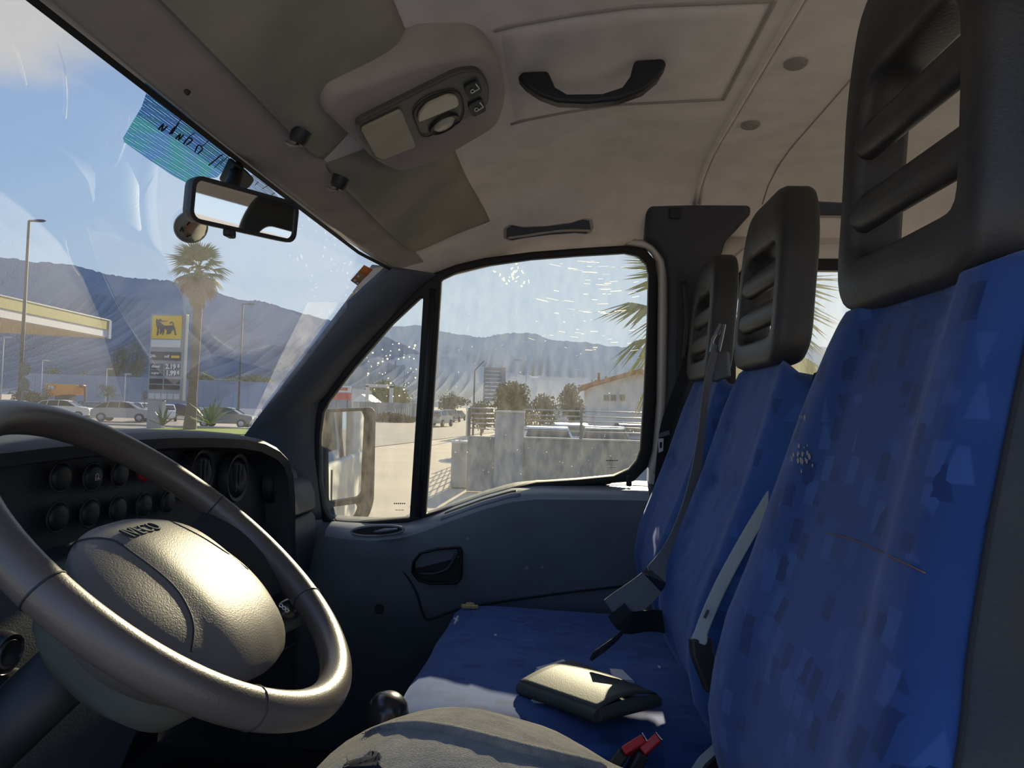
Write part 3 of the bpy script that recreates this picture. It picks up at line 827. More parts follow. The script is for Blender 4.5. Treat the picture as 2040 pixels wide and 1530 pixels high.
def visor(name, label, Y0, Y1, yr0, yr1):
    v_ = thing(name, label, 'sun visor', cz(-.34, (Y0 + Y1) / 2))
    def pt(u, v):
        # u front to rear, v along the width; the rear edge may be shorter than the hinge edge
        a = Y0 + (yr0 - Y0) * u; b = Y1 + (yr1 - Y1) * u
        Y = a + (b - a) * v
        X = hx(Y) + .088 + .185 * u
        return X, Y
    out = []
    n = 14
    loop = [(0, k / n) for k in range(n)] + [(k / 6, 1) for k in range(6)] + [(1, 1 - k / n) for k in range(n)] + [(1 - k / 6, 0) for k in range(6)]
    poly = [pt(u, v) for u, v in loop]
    corners = [pt(0, 0), pt(0, 1), pt(1, 1), pt(1, 0)]
    pr = round_poly(corners, .035, 6)
    # dense padded body
    mb = MB(); N = 24
    def top(u, v):
        X, Y = pt(u, v)
        e = min(1, (1 - abs(2 * u - 1) ** 6)) ; q = min(1, 1 - abs(2 * v - 1) ** 10)
        th = .004 + .026 * (max(0, e) ** .5) * (max(0, q) ** .5)
        # pull corners in to round them
        cu, cv = 2 * u - 1, 2 * v - 1
        return cz(X, Y, th)
    mb.grid(top, N, N)
    b = obj('pad', mb, M['visor'], v_, solid=.004, smooth=70)
    return v_, pt
vis, vp = visor('sun_visor', 'olive grey padded driver sun visor folded up against the roof', .30, 1.175, .30, 1.06)
vis2, vp2 = visor('sun_visor', 'olive grey padded passenger sun visor folded up beside the roof lamp', 1.19, 1.80, 1.30, 1.83)
def clip(parent, px, py, X):
    p = aX(px, py, X)
    q = cz(p.x, p.y, .02)
    p = V((X, p.y, p.z))
    mb = MB(); mb.lathe([(.002, -.002), (.010, -.002), (.0135, .004), (.015, .02)], p, V((.35, 0, 1)), 16); obj('clip_cup', mb, M['black_plastic'], parent)
    mb = MB(); mb.tube([p + V((-.016, -.004, -.001)), p + V((-.008, -.006, -.007)), p + V((0, .0, -.006)), p + V((-.004, .008, -.002))], .0028, 6); obj('clip', mb, M['plug'], parent, smooth=180)
clip(vis, 592, 284, -.405)
clip(vis2, 672, 374, -.400)

# overhead lamp console
cons = thing('overhead_console', 'roof lamp console with reading lamp, cover flap and two rocker switches', 'roof lamp', (-.24, 1.27, .52))
def cpl(px, py, d=0):     # sloping face of the lamp unit
    n = V((-.5, 0, 1)).normalized()
    return aP(px, py, V((-.32, 1.2, .43)) + n * d, n)
CN = V((.5, 0, -1)).normalized()   # outwards, down into the cab
house = round_poly([(645, 222), (662, 190), (745, 160), (860, 122), (965, 104), (1000, 135), (1010, 205), (995, 252), (870, 326), (795, 346), (757, 330)], 46, 6)
low = [cpl(x, y, .004) for x, y in house]
hcn = sum(low, V()) / len(low)
rings = [[hcn + (p - hcn) * 1.04 - CN * .10 for p in low], [hcn + (p - hcn) * 1.03 - CN * .04 for p in low], [hcn + (p - hcn) * 1.02 - CN * .012 for p in low], [hcn + (p - hcn) * .965 - CN * .001 for p in low], [hcn + (p - hcn) * .92 + CN * .0015 for p in low]]
mb = MB(); mb.loft(rings); obj('housing', mb, M['header'], cons, smooth=60)
unit = round_poly([(706, 243), (912, 141), (955, 137), (975, 168), (972, 205), (955, 220), (757, 318), (742, 312)], 16, 5)
up_ = [cpl(x, y, -.004) for x, y in unit]
mb = MB(); mb.prism([p - CN * .012 for p in up_], CN * .015); obj('lamp_body', mb, M['console'], cons, bevel=.003)
flap = round_poly([(716, 252), (797, 213), (828, 287), (759, 313), (747, 308)], 8, 4)
mb = MB(); mb.prism([cpl(x, y, -.006) for x, y in flap], CN * .006); obj('cover_flap', mb, M['lens_flap'], cons, bevel=.002)
# lamp surround, lens and swivel eye
sur = round_poly([(822, 225), (835, 205), (860, 190), (903, 179), (920, 190), (926, 225), (915, 245), (850, 273), (838, 270)], 14, 4)
mb = MB(); mb.tube([cpl(x, y, -.009) for x, y in sur], .0011, 6, closed=True); obj('lamp_joint', mb, M['ink'], cons, smooth=180)
lens = round_poly([(830, 240), (832, 222), (848, 203), (890, 184), (908, 186), (914, 206)], 9, 4)
mb = MB(); mb.prism([cpl(x, y, -.007) for x, y in lens], CN * .005); obj('lens', mb, M['lens'], cons, bevel=.0015)
ec = cpl(884, 246, -.008); ex = (cpl(912, 230, -.008) - ec); ey = (cpl(890, 257, -.008) - ec)
ell = [ec + ex * math.cos(a) + ey * math.sin(a) for a in [2 * math.pi * k / 24 for k in range(24)]]
mb = MB(); mb.loft([[ec + (p - ec) * 1.05 for p in ell], [ec + (p - ec) + CN * .004 for p in ell], [ec + (p - ec) * .8 + CN * .001 for p in ell]]); obj('reading_lamp', mb, M['black_plastic'], cons, smooth=60)
mb = MB(); mb.loft([[ec + (p - ec) * .74 + CN * .001 for p in ell], [ec + (p - ec) * .6 + CN * .005 for p in ell], [ec + (p - ec) * .2 + CN * .006 for p in ell]]); obj('reading_lens', mb, M['lens'], cons, smooth=60)
for px, py in ((942, 176), (950, 213)):
    c_ = cpl(px, py, -.008); a_ = (cpl(px + 14, py - 7, -.008) - c_); b_ = (cpl(px + 5, py + 12, -.008) - c_)
    sw = [c_ + a_ * x + b_ * y for x, y in rrect(2, 2, .4, 3)]
    mb = MB(); mb.prism(sw, CN * .003); s_ = obj('rocker_switch', mb, M['ink'], cons, bevel=.001)
    mb = MB(); mb.tube([c_ + a_ * .55 - b_ * .7 + CN * .004, c_ + a_ * .75 + b_ * .1 + CN * .004, c_ - a_ * .1 + b_ * .2 + CN * .004], .0011, 5); obj('symbol', mb, M['mark'], s_)
    mb = MB(); mb.tube([c_ + a_ * .25 * math.cos(t) - a_ * .2 + b_ * .25 * math.sin(t) + CN * .004 for t in [k * .7 for k in range(9)]], .0009, 5); obj('symbol', mb, M['mark'], s_)

# rear view mirror
mir = thing('rear_view_mirror', 'black rear view mirror hanging from the top of the windscreen', 'mirror', aY(455, 345, 1.03))
ML = V(aY(386, 395, .952)); MR = V(aY(584, 444, 1.10))
ax_ = (MR - ML).normalized(); mz = V((0, 0, 1)) - ax_ * V((0, 0, 1)).dot(ax_); mz.normalize()
mn = ax_.cross(mz); mn = mn if mn.x > 0 else -mn
mz = (mz + mn * .14).normalized(); mn = (mn - mz * mn.dot(mz)).normalized()
mc = (ML + MR) / 2; mw = (MR - ML).length + .012
out = rrect(mw, .066, .016, 5); inn = rrect(mw - .012, .054, .011, 5)
R3 = lambda pts, o: [mc + ax_ * x + mz * y + mn * o for x, y in pts]
mb = MB(); mb.loft([R3([(x * .86, y * .8) for x, y in out], -.032), R3([(x * .97, y * .96) for x, y in out], -.02), R3(out, -.004), R3(out, .004), R3(inn, .004), R3(inn, .0)]); obj('mirror_shell', mb, M['black_plastic'], mir, smooth=45)
mb = MB(); mb.prism(R3(inn, .0012), -mn * .003); obj('mirror_glass', mb, M['mirror'], mir, smooth=0)
mb = MB(); mb.box(mc - mz * .038 + ax_ * -.025 + mn * .0, (.012, .022, .012)); obj('dip_lever', mb, M['black_plastic'], mir, bevel=.003)
ft = ws_hit(468, 325, .008)
mb = MB(); mb.tube([mc - mn * .03 + mz * .01, mc - mn * .045 + mz * .035, ft], [.011, .012, .010], 10); obj('stem', mb, M['black_plastic'], mir, smooth=180)
ftp = [(452, 305), (492, 338), (478, 358), (430, 352), (436, 340)]
mb = MB(); mb.prism([ws_hit(x, y, .006) for x, y in round_poly(ftp, 8)], V((.012, 0, -.012))); obj('mirror_foot', mb, M['black_plastic'], mir, bevel=.003)

# dotted shade sticker round the mirror foot, with illegible pen strokes
def dots(name, c1, c2, bg_alpha):
    m = bpy.data.materials.new(name); m.use_nodes = True; t = m.node_tree; t.nodes.clear()
    o = t.nodes.new('ShaderNodeOutputMaterial'); tr = t.nodes.new('ShaderNodeBsdfTransparent'); tl = t.nodes.new('ShaderNodeBsdfTranslucent'); df = t.nodes.new('ShaderNodeBsdfDiffuse')
    ad = t.nodes.new('ShaderNodeMixShader'); ad.inputs[0].default_value = .15
    tc = t.nodes.new('ShaderNodeTexCoord'); vo = t.nodes.new('ShaderNodeTexVoronoi'); vo.inputs['Scale'].default_value = 420; vo.inputs['Randomness'].default_value = .1
    t.links.new(tc.outputs['Object'], vo.inputs['Vector'])
    nz = t.nodes.new('ShaderNodeTexNoise'); nz.inputs['Scale'].default_value = 26; t.links.new(tc.outputs['Object'], nz.inputs['Vector'])
    mx = t.nodes.new('ShaderNodeMixRGB'); mx.inputs['Color1'].default_value = (*c1, 1); mx.inputs['Color2'].default_value = (*c2, 1); 
    mr = t.nodes.new('ShaderNodeMapRange'); mr.inputs['From Min'].default_value = .4; mr.inputs['From Max'].default_value = .62; t.links.new(nz.outputs[0], mr.inputs['Value']); t.links.new(mr.outputs[0], mx.inputs['Fac'])
    t.links.new(mx.outputs[0], tl.inputs[0]); t.links.new(mx.outputs[0], df.inputs[0])
    t.links.new(tl.outputs[0], ad.inputs[1]); t.links.new(df.outputs[0], ad.inputs[2])
    lt = t.nodes.new('ShaderNodeMath'); lt.operation = 'LESS_THAN'; lt.inputs[1].default_value = bg_alpha; t.links.new(vo.outputs['Distance'], lt.inputs[0])
    mm = t.nodes.new('ShaderNodeMixShader'); t.links.new(lt.outputs[0], mm.inputs[0]); t.links.new(tr.outputs[0], mm.inputs[1]); t.links.new(ad.outputs[0], mm.inputs[2])
    t.links.new(mm.outputs[0], o.inputs[0]); return m
def ws_poly(pts, off):
    bm = bmesh.new(); vs = [bm.verts.new((x, y, 0)) for x, y in pts]; bm.faces.new(vs)
    bmesh.ops.triangulate(bm, faces=bm.faces[:])
    bmesh.ops.subdivide_edges(bm, edges=bm.edges[:], cuts=3, use_grid_fill=True)
    bm.verts.index_update()
    mb = MB(); mb.add([ws_hit(v.co.x, v.co.y, off) for v in bm.verts], [tuple(v.index for v in f.verts) for f in bm.faces]); bm.free()
    return mb
shade = thing('shade_sticker', 'teal dotted shade band stuck to the windscreen left of the mirror', 'sticker', ws_hit(340, 270, .004))
band = [(286, 160), (330, 195), (380, 235), (425, 275), (456, 304), (455, 320), (440, 342), (430, 352), (400, 352), (378, 366), (340, 346), (290, 312), (245, 280), (243, 272), (260, 243), (280, 210), (290, 180)]
obj('dotted_film', ws_poly(band, .0025), dots('teal dotted film', (.05, .33, .33), (.08, .25, .50), .62), shade, smooth=180)
band2 = [(504, 345), (540, 375), (560, 398), (520, 385), (468, 362), (485, 350)]
obj('dotted_film', ws_poly(band2, .0025), dots('white dotted film', (.62, .63, .64), (.75, .75, .75), .62), shade, smooth=180, label='pale dotted film right of the mirror foot')
mb = MB()
for pts in ([(312, 253), (322, 242), (318, 256), (330, 246)], [(334, 262), (345, 248), (338, 262), (352, 240)], [(346, 272), (356, 262), (352, 274), (362, 264)], [(362, 282), (372, 270), (380, 274), (368, 284)], [(385, 298), (392, 284), (400, 292), (390, 302)], [(412, 325), (425, 315), (435, 306), (440, 304)], [(352, 238), (358, 232)], [(372, 268), (385, 260)], [(396, 290), (412, 276)], [(424, 330), (442, 312)], [(436, 322), (450, 308)], [(505, 365), (512, 358)], [(520, 372), (530, 366)], [(538, 385), (545, 380)]):
    mb.tube([ws_hit(x, y, .0045) for x, y in (spline(pts, 3) if len(pts) > 2 else pts)], .0011 if len(pts) > 2 else .0006, 5)
obj('pen_strokes', mb, M['ink'], shade, kind='stuff')
# round licence sticker and orange corner sticker
rs = thing('round_sticker', 'round pale permit sticker on the windscreen below the mirror', 'sticker', ws_hit(376, 452, .004))
el = [(378 + 36 * math.cos(a) * .86 + 14 * math.sin(a), 449 + 29 * math.sin(a) - 13 * math.cos(a)) for a in [2 * math.pi * k / 28 for k in range(28)]]
mb = MB(); mb.add([ws_hit(x, y, .003) for x, y in el], [tuple(range(28))]); obj('disc', mb, mat('pale sticker back', (.40, .42, .38), .6), rs, solid=.0006)
mb = MB(); mb.tube([ws_hit(x, y, .0035) for x, y in el], .0011, 5, closed=True); obj('rim', mb, M['mark'], rs, smooth=180)
mb = MB(); pp = [(366, 445), (385, 432), (394, 440), (378, 462), (366, 468), (360, 458)]; mb.add([ws_hit(x, y, .004) for x, y in pp], [tuple(range(6))]); obj('print', mb, mat('sticker print', (.45, .27, .18), .6), rs, solid=.0005)
mb = MB()
for pts in ([(356, 456), (360, 448), (362, 456)], [(370, 444), (374, 438)], [(386, 434), (391, 432)], [(368, 468), (378, 464)]):
    mb.tube([ws_hit(x, y, .0048) for x, y in pts], .0012, 5)
obj('pen_strokes', mb, M['ink'], rs, kind='stuff')
os_ = thing('corner_sticker', 'small orange and brown sticker in the upper corner of the windscreen', 'sticker', ws_hit(718, 545, .004))
q = lambda pts, o: [ws_hit(x, y, o) for x, y in pts]
mb = MB(); mb.add(q([(697, 557), (724, 526), (741, 535), (711, 567)], .003), [(0, 1, 2, 3)]); obj('label', mb, mat('brown sticker', (.42, .27, .19), .6), os_, solid=.0006)
mb = MB(); mb.add(q([(713, 538), (724, 526), (741, 535), (728, 549)], .0038), [(0, 1, 2, 3)]); obj('orange_band', mb, mat('orange sticker', (.72, .22, .06), .5), os_, solid=.0005)
mb = MB()
for x, y in ((705, 556), (710, 562), (712, 548)): mb.add(q([(x - 3, y), (x, y - 3), (x + 3, y), (x, y + 3)], .0044), [(0, 1, 2, 3)])
obj('print', mb, M['mark'], os_, solid=.0004)
# ================================================================== DASHBOARD
dash = thing('dashboard', 'dark dashboard with round air vents, switches and a rounded hood', 'dashboard', (-.8, 1.0, -.5))
DX = -.60
HOOD = [(592, 1255), (593, 1100), (592, 990), (588, 940), (578, 908), (560, 889), (530, 873), (490, 864), (430, 859), (350, 857), (270, 860), (190, 866), (100, 872), (20, 880), (-200, 895), (-400, 920), (-420, 1300), (200, 1280), (400, 1262)]
HP3 = [aX(x, y, DX) for x, y in HOOD]
cen = sum(HP3, V()) / len(HP3)
def inset(pts, d):
    out = []
    m = len(pts)
    for i in range(m):
        a = pts[(i + 1) % m] - pts[i - 1]; a.normalize()
        nrm = V((0, a.z, -a.y))
        if nrm.dot(cen - pts[i]) < 0: nrm = -nrm
        out.append(pts[i] + nrm * d)
    return out
I1 = inset(HP3, .012); I2 = inset(HP3, .028)
sh = lambda pts, x: [p + V((x, 0, 0)) for p in pts]
mb = MB(); mb.loft([sh(HP3, -.42), sh(HP3, -.03), sh(inset(HP3, .003), -.010), sh(I1, 0), sh(I2, -.006), sh(inset(HP3, .034), -.035), sh(inset(HP3, .036), -.06)], cap=True)
hood = obj('hood', mb, M['dash'], dash, smooth=50)
FX = DX - .05
def vent(px, py, r):
    p = aX(px, py, FX)
    mb = MB(); mb.lathe([(r * .80, .004), (r * .86, .012), (r, .014), (r * 1.06, .004), (r * 1.07, -.004)], p, V((1, 0, 0)), 32)
    v_ = obj('air_vent', mb, M['black_plastic'], dash, smooth=50)
    mb = MB(); mb.lathe([(.002, .004), (r * .25, .014), (r * .55, .016), (r * .78, .008), (r * .8, 0)], p, V((1, -.15, .1)), 28)
    obj('vent_ball', mb, M['black_plastic'], v_, smooth=50)
    mb = MB()
    for k in (-1, 0, 1): mb.box(p + V((.014, k * r * .32, 0)), (.006, .003, r * 1.1))
    obj('vent_blade', mb, M['dash'], v_)
vent(390, 942, .042); vent(462, 951, .047); vent(541, 965, .040)
k = 0
for row in ([(118, 950), (182, 950), (236, 944), (286, 938), (330, 930)], [(112, 1030), (176, 1022), (232, 1014), (284, 1006), (332, 1000)]):
    for px, py in row:
        p = aX(px, py, FX); red = (px == 286)
        mb = MB(); mb.lathe([(.002, .007), (.013, .0075), (.0165, .005), (.0175, -.002)], p, V((1, 0, 0)), 22)
        s_ = obj('switch', mb, M['hazard'] if red else M['black_plastic'], dash, smooth=50)
        if red: s_['label'] = 'red hazard light switch'
        mb = MB(); mb.tube([p + V((.002, math.cos(a) * .0195, math.sin(a) * .0195)) for a in [2 * math.pi * j / 24 for j in range(24)]], .0016, 6, closed=True)
        obj('switch_ring', mb, M['dash'], s_, smooth=180)
        if px == 182:
            mb = MB()
            c_ = p + V((.0085, 0, 0)); sc = .0042
            for pts in ([(-.6, 1), (.5, 1), (.6, .6), (.6, -.4), (-.7, -.4), (-.6, 1)], [(-.7, -.4), (-.8, -1), (.5, -1), (.6, -.4)], [(.6, -.5), (1.2, -.6), (1.3, -1.1)]):
                mb.tube([c_ + V((0, x * sc, z * sc)) for x, z in pts], .00035, 4)
            obj('symbol', mb, M['mark'], s_)
# dash end: passenger side body and side pods
prof = [(-1.02, -.13), (-.76, -.15), (-.70, -.18), (-.685, -.24), (-.70, -.36), (-.82, -.46), (-1.04, -.46)]
mb = MB(); mb.loft([[V((x, Y, z)) for x, z in prof] for Y in (1.40, 1.85)]); obj('passenger_fascia', mb, M['dash'], dash, bevel=.012)
pod = [(-.95, -.19), (-.700, -.197), (-.672, -.212), (-.658, -.24), (-.654, -.287), (-.95, -.287)]
mb = MB(); mb.loft([[V((x - .01, 1.66, z)) for x, z in pod], [V((x, 1.69, z)) for x, z in pod], [V((x, 1.87, z)) for x, z in pod], [V((x - .02, 1.90, z - .01)) for x, z in pod]]); obj('side_pod', mb, M['dash_pod'], dash, bevel=.006)
pod2 = [(-.95, -.292), (-.676, -.292), (-.662, -.31), (-.656, -.36), (-.672, -.46), (-.95, -.52)]
mb = MB(); mb.loft([[V((x, 1.64, z)) for x, z in pod2], [V((x, 1.90, z)) for x, z in pod2]]); obj('side_panel', mb, M['dash_pod'], dash, bevel=.008)
# knee panel with two round caps, lower tray
mb = MB(); mb.loft([[V((-.60, Y, -.20)), V((-.575, Y, -.30)), V((-.585, Y, -.45)), V((-.66, Y, -.64)), V((-.95, Y, -.64)), V((-.95, Y, -.20))] for Y in (.20, 1.0)]); obj('knee_panel', mb, M['dash_pod'], dash, bevel=.01)
for px, py, r in ((16, 1398, .030), (-2, 1300, .020)):
    p = aX(px, py, -.572)
    mb = MB(); mb.lathe([(.002, .010), (r * .72, .012), (r * .85, .008), (r, .012), (r * 1.1, .002), (r * 1.1, -.01)], p, V((1, 0, -.1)), 28); obj('round_cap', mb, M['knob'], dash, smooth=50)
mb = MB(); mb.loft([[V((-.78, Y, -.48)), V((-.66, Y, -.49)), V((-.64, Y, -.505)), V((-.65, Y, -.53)), V((-.90, Y, -.56))] for Y in (1.02, 1.62)]); obj('lower_tray', mb, M['dash'], dash, bevel=.006)
mb = MB(); mb.tube([aX(531, 1312, -.63), aX(598, 1277, -.63)], .0022, 6); obj('tray_edge', mb, M['dash_pod'], dash, smooth=180)

# ================================================================== STEERING WHEEL
WC = V((-.377, .677, -.153)); t_, l_ = rad(38.9), rad(6.9)
WN = V((math.sin(t_) * math.cos(l_), math.sin(l_), math.cos(t_) * math.cos(l_)))
WU = V((0, 1, 0)).cross(WN).normalized(); WV = WN.cross(WU)
def wp(u, v, h=0.0): return WC + WU * u + WV * v + WN * h
def wuv(px, py, h=0.0):
    p = aP(px, py, WC + WN * h, WN) - WC
    return p.dot(WU), p.dot(WV)
wheel = thing('steering_wheel', 'worn grey brown steering wheel with grained airbag cover', 'steering wheel', WC)
NS = 96
mb = MB(); mb.tube([wp(.205 * math.cos(a), .205 * math.sin(a)) for a in [2 * math.pi * k / NS for k in range(NS)]], .0168, 18, closed=True, up=WN)
rim = obj('rim', mb, M['rim'], wheel, smooth=180)
ang = {}
for nm, px, py in (('a', 92, 1175), ('b', 496, 1400), ('c', 628, 1200), ('d', 430, 1003)):
    u, v = wuv(px, py); a = math.atan2(v, u); ang[nm] = a
    c_ = wp(.205 * math.cos(a), .205 * math.sin(a)); rd = (c_ - WC).normalized()
    mb = MB(); mb.tube([c_ + (rd * math.cos(q) + WN * math.sin(q)) * .0168 for q in [2 * math.pi * k / 24 for k in range(24)]], .0009, 6, closed=True)
    obj('rim_joint', mb, M['ink'], rim, smooth=180)
# airbag cover
HWx = [-.066, -.060, -.046, -.018, .02, .055, .093, .123, .138, .146]
HWy = [0, .05, .094, .124, .142, .145, .126, .092, .062, 0]
def outline(k, n=72):
    # walk round the cover edge
    a = 2 * math.pi * k / n
    return a
def edge_r(a):
    # radius from the centre (.036, 0) to the cover edge along direction a
    c, s = math.cos(a), math.sin(a); lo, hi = 0, .3
    f = interp(HWx, HWy)
    for _ in range(30):
        m_ = (lo + hi) / 2; u = .036 + c * m_; v = abs(s * m_)
        inside = (HWx[0] <= u <= HWx[-1]) and v <= f(u)
        if inside: lo = m_
        else: hi = m_
    return lo
def pad_h(u, v):
    a = math.atan2(v, u - .036); r = math.hypot(u - .036, v) / max(1e-4, edge_r(a))
    base = -.016 + .026 * max(0, 1 - r ** 3.2) ** .8
    fl = .007 * (1 / (1 + math.exp((abs(v) - .072 - .02 * ((u - .03) / .1) ** 2) / .006)))
    return base + fl * (1 - min(1, r) ** 6)
NA, NR = 72, 18
mb = MB(); ring = []
er = [edge_r(2 * math.pi * k / NA) for k in range(NA)]
er = [(er[k - 2] + er[k - 1] * 2 + er[k] * 3 + er[(k + 1) % NA] * 2 + er[(k + 2) % NA]) / 9 for k in range(NA)]
def pp(k, f, dh=0):
    a = 2 * math.pi * k / NA; r = er[k] * f
    u, v = .036 + r * math.cos(a), r * math.sin(a)
    return u, v
rings = []
for j in range(NR + 1):
    f = .02 + .98 * (j / NR)
    rg = []
    for k in range(NA):
        u, v = pp(k, f); base = -.016 + .026 * max(0, 1 - f ** 3.2) ** .8
        fl = .007 / (1 + math.exp((abs(v) - .074 - .5 * (u - .03) ** 2) / .006)) * (1 - f ** 6)
        rg.append(wp(u, v, base + fl))
    rings.append(rg)
rings.append([wp(*pp(k, .99), -.024) for k in range(NA)])
rings.append([wp(*pp(k, .80), -.070) for k in range(NA)])
mb.loft(rings)
pad = obj('airbag_cover', mb, M['pad'], wheel, smooth=180)
def pad_hit(px, py, off=.0):
    h = 0.0
    for _ in range(25):
        u, v = wuv(px, py, h)
        a = math.atan2(v, u - .036) % (2 * math.pi); kf = a / (2 * math.pi) * NA; k0 = int(kf) % NA
        e = er[k0] * (1 - (kf - int(kf))) + er[(k0 + 1) % NA] * (kf - int(kf))
        f = min(1, math.hypot(u - .036, v) / e)
        h2 = -.016 + .026 * max(0, 1 - f ** 3.2) ** .8 + .007 / (1 + math.exp((abs(v) - .074 - .5 * (u - .03) ** 2) / .006)) * (1 - f ** 6)
        h = h * .5 + h2 * .5
    return wp(u, v, h + off)
Z6 = lambda pts: [(x / 2.25, 850 + y / 2.25) for x, y in pts]
for pts in ([(305, 533), (350, 512), (440, 500), (520, 515), (600, 570), (720, 660), (800, 740), (850, 830), (868, 900), (864, 960), (856, 1010)], [(765, 425), (900, 492), (1020, 570), (1110, 640)]):
    mb = MB(); mb.tube([pad_hit(x, y, -.0002) for x, y in spline(Z6(pts), 5)], .0013, 6); obj('cover_seam', mb, M['ink'], pad, smooth=180)
lo0 = pad_hit(284, 1056, .0002)
cu_r = (pad_hit(308, 1049) - pad_hit(260, 1063)).normalized()
cu_u = (pad_hit(280, 1048) - pad_hit(289, 1068)).normalized(); cu_n = cu_r.cross(cu_u).normalized(); cu_u = cu_n.cross(cu_r)
text('lettering', 'IVECO', .022, (lo0, cu_r, cu_u, cu_n), M['ink'], pad, depth=.0010, sx=.86, bold=.0, label='embossed dark lettering')
# spokes: far one black for its shaded underside, near one paler as if sunlit
for s, (a0, a1) in ((1, (ang['d'], ang['c'])), (-1, (ang['a'], ang['b']))):
    if s > 0:
        d0, d1 = ang['d'], ang['c']
    am = math.pi / 2 * s
    rings = []
    for f, wd, h, th in ((.55, .060, -.052, .012), (.75, .062, -.034, .011), (.92, .070, -.012, .010), (1.0, .078, -.002, .009)):
        R_ = .196 * f
        rg = []
        for kk in range(10):
            q = 2 * math.pi * kk / 10
            rg.append(wp(.012 + wd * math.cos(q), s * R_, h + th * math.sin(q)))
        rings.append(rg)
    mb = MB(); mb.loft(rings); obj('spoke', mb, M['black_plastic'] if s > 0 else M['rim'], wheel, smooth=60)
# steering column with stalk
colm = thing('steering_column', 'greenish grey steering column shroud below the wheel', 'steering column', WC - WN * .3)
rings = []
for d, hu, hv, du in ((.040, .070, .062, .035), (.050, .084, .074, .035), (.085, .088, .078, .035), (.108, .082, .072, .032), (.126, .062, .056, .025), (.130, .034, .036, .0)):
    rings.append([wp(du + x, y, -d) for x, y in rrect(hu * 2, hv * 2, min(.05, hu * .9, hv * .9), 6)])
mb = MB(); mb.loft(rings); obj('shroud', mb, M['shroud'], colm, smooth=60)
mb = MB(); mb.tube([wp(0, 0, -.12), wp(-.02, 0, -.36)], .032, 14); obj('column_tube', mb, M['black_plastic'], colm, smooth=180)
mb = MB(); mb.tube([wp(.0, .06, -.085), wp(-.005, .12, -.075), wp(-.01, .19, -.066)], [.010, .009, .0125], 10, flat=.7)
st = obj('stalk', mb, M['knob'], colm, smooth=180)
s0 = aY(566, 1208, .86); s1 = aY(545, 1248, .86)
mb = MB(); mb.tube([aY(548, 1225, .86), aY(572, 1212, .865), aY(592, 1232, .87)], [.012, .014, .010], 10); obj('stalk_collar', mb, M['knob'], colm, smooth=180)
mb = MB(); mb.tube([aY(520, 1275, .85), aY(562, 1248, .86), aY(598, 1232, .87)], [.010, .012, .011], 10, flat=.8); obj('stalk', mb, M['shroud'], colm, smooth=180)
mb = MB()
for k in range(3):
    c_ = aY(560 + 6 * k, 1206 + 5 * k, .847); mb.tube([c_ + V((math.cos(a) * .0022, -.0005, math.sin(a) * .0022)) for a in [i * 1.05 for i in range(7)]], .0006, 5)
obj('stalk_symbols', mb, M['mark'], colm)

# ================================================================== SEATS
def headrest(parent, frame, wbot, wtop, h, th, seatmat):
    """frame(y, z, x): local width, height above the seat back and depth -> eye coords"""
    post = .042
    hb, ht = h * .165, h * .70
    wi = wbot / 2 - post
    out = round_poly([(-wbot / 2, 0), (wbot / 2, 0), (wbot / 2 * .985, h * .70), (wtop / 2, h), (-wtop / 2, h), (-wbot / 2 * .985, h * .70)], .055, 5)
    hole = round_poly([(-wi, hb), (wi, hb), (wi * .92, ht * .88), (wi * .70, ht), (-wi * .70, ht), (-wi * .92, ht * .88)], .022, 4)
    zc0 = (hb + ht) / 2
    def at_angle(poly, a):
        d = (math.cos(a), math.sin(a)); best = 0
        for k in range(len(poly)):
            (x1, y1), (x2, y2) = poly[k], poly[(k + 1) % len(poly)]
            y1 -= zc0; y2 -= zc0; ex, ey = x2 - x1, y2 - y1
            det = d[0] * -ey + d[1] * ex
            if abs(det) < 1e-12: continue
            t = (x1 * -ey + y1 * ex) / det; u = (d[0] * y1 - d[1] * x1) / det
            if t > 0 and -1e-9 <= u <= 1 + 1e-9: best = max(best, t)
        return best
    NA_ = 96
    # angles gathered at the corners of both outlines so the corners stay crisp
    angs = sorted([2 * math.pi * k / NA_ for k in range(NA_)])
    def ring(poly, grow, x):
        r = []
        for a in angs:
            q = at_angle(poly, a) + grow
            r.append(frame(q * math.cos(a), zc0 + q * math.sin(a), x))
        return r
    b2 = MB()
    b2.loft([ring(hole, 0, .012), ring(hole, .003, .004), ring(hole, .009, 0), ring(out, -.012, 0), ring(out, -.004, .004), ring(out, 0, .012), ring(out, 0, th - .012), ring(out, -.004, th - .004), ring(out, -.012, th), ring(hole, .006, th), ring(hole, 0, th - .008)], loop=True)
    hr = obj('headrest', b2, M['headrest'], parent, smooth=70)
    for zc_ in (.312, .533):
        z0 = h * zc_
        r_ = []
        for y in (-wi - .012, wi + .012):
            r_.append([frame(y, z0 + dz, dx) for dx, dz in ((.006, -.022), (.0, -.011), (.001, .006), (.010, .018), (.022, .022), (.036, .018), (.038, .002), (.028, -.014), (.016, -.024))])
        mb = MB(); mb.loft(r_); obj('slat', mb, M['headrest'], hr, bevel=.004, smooth=70)
    return hr

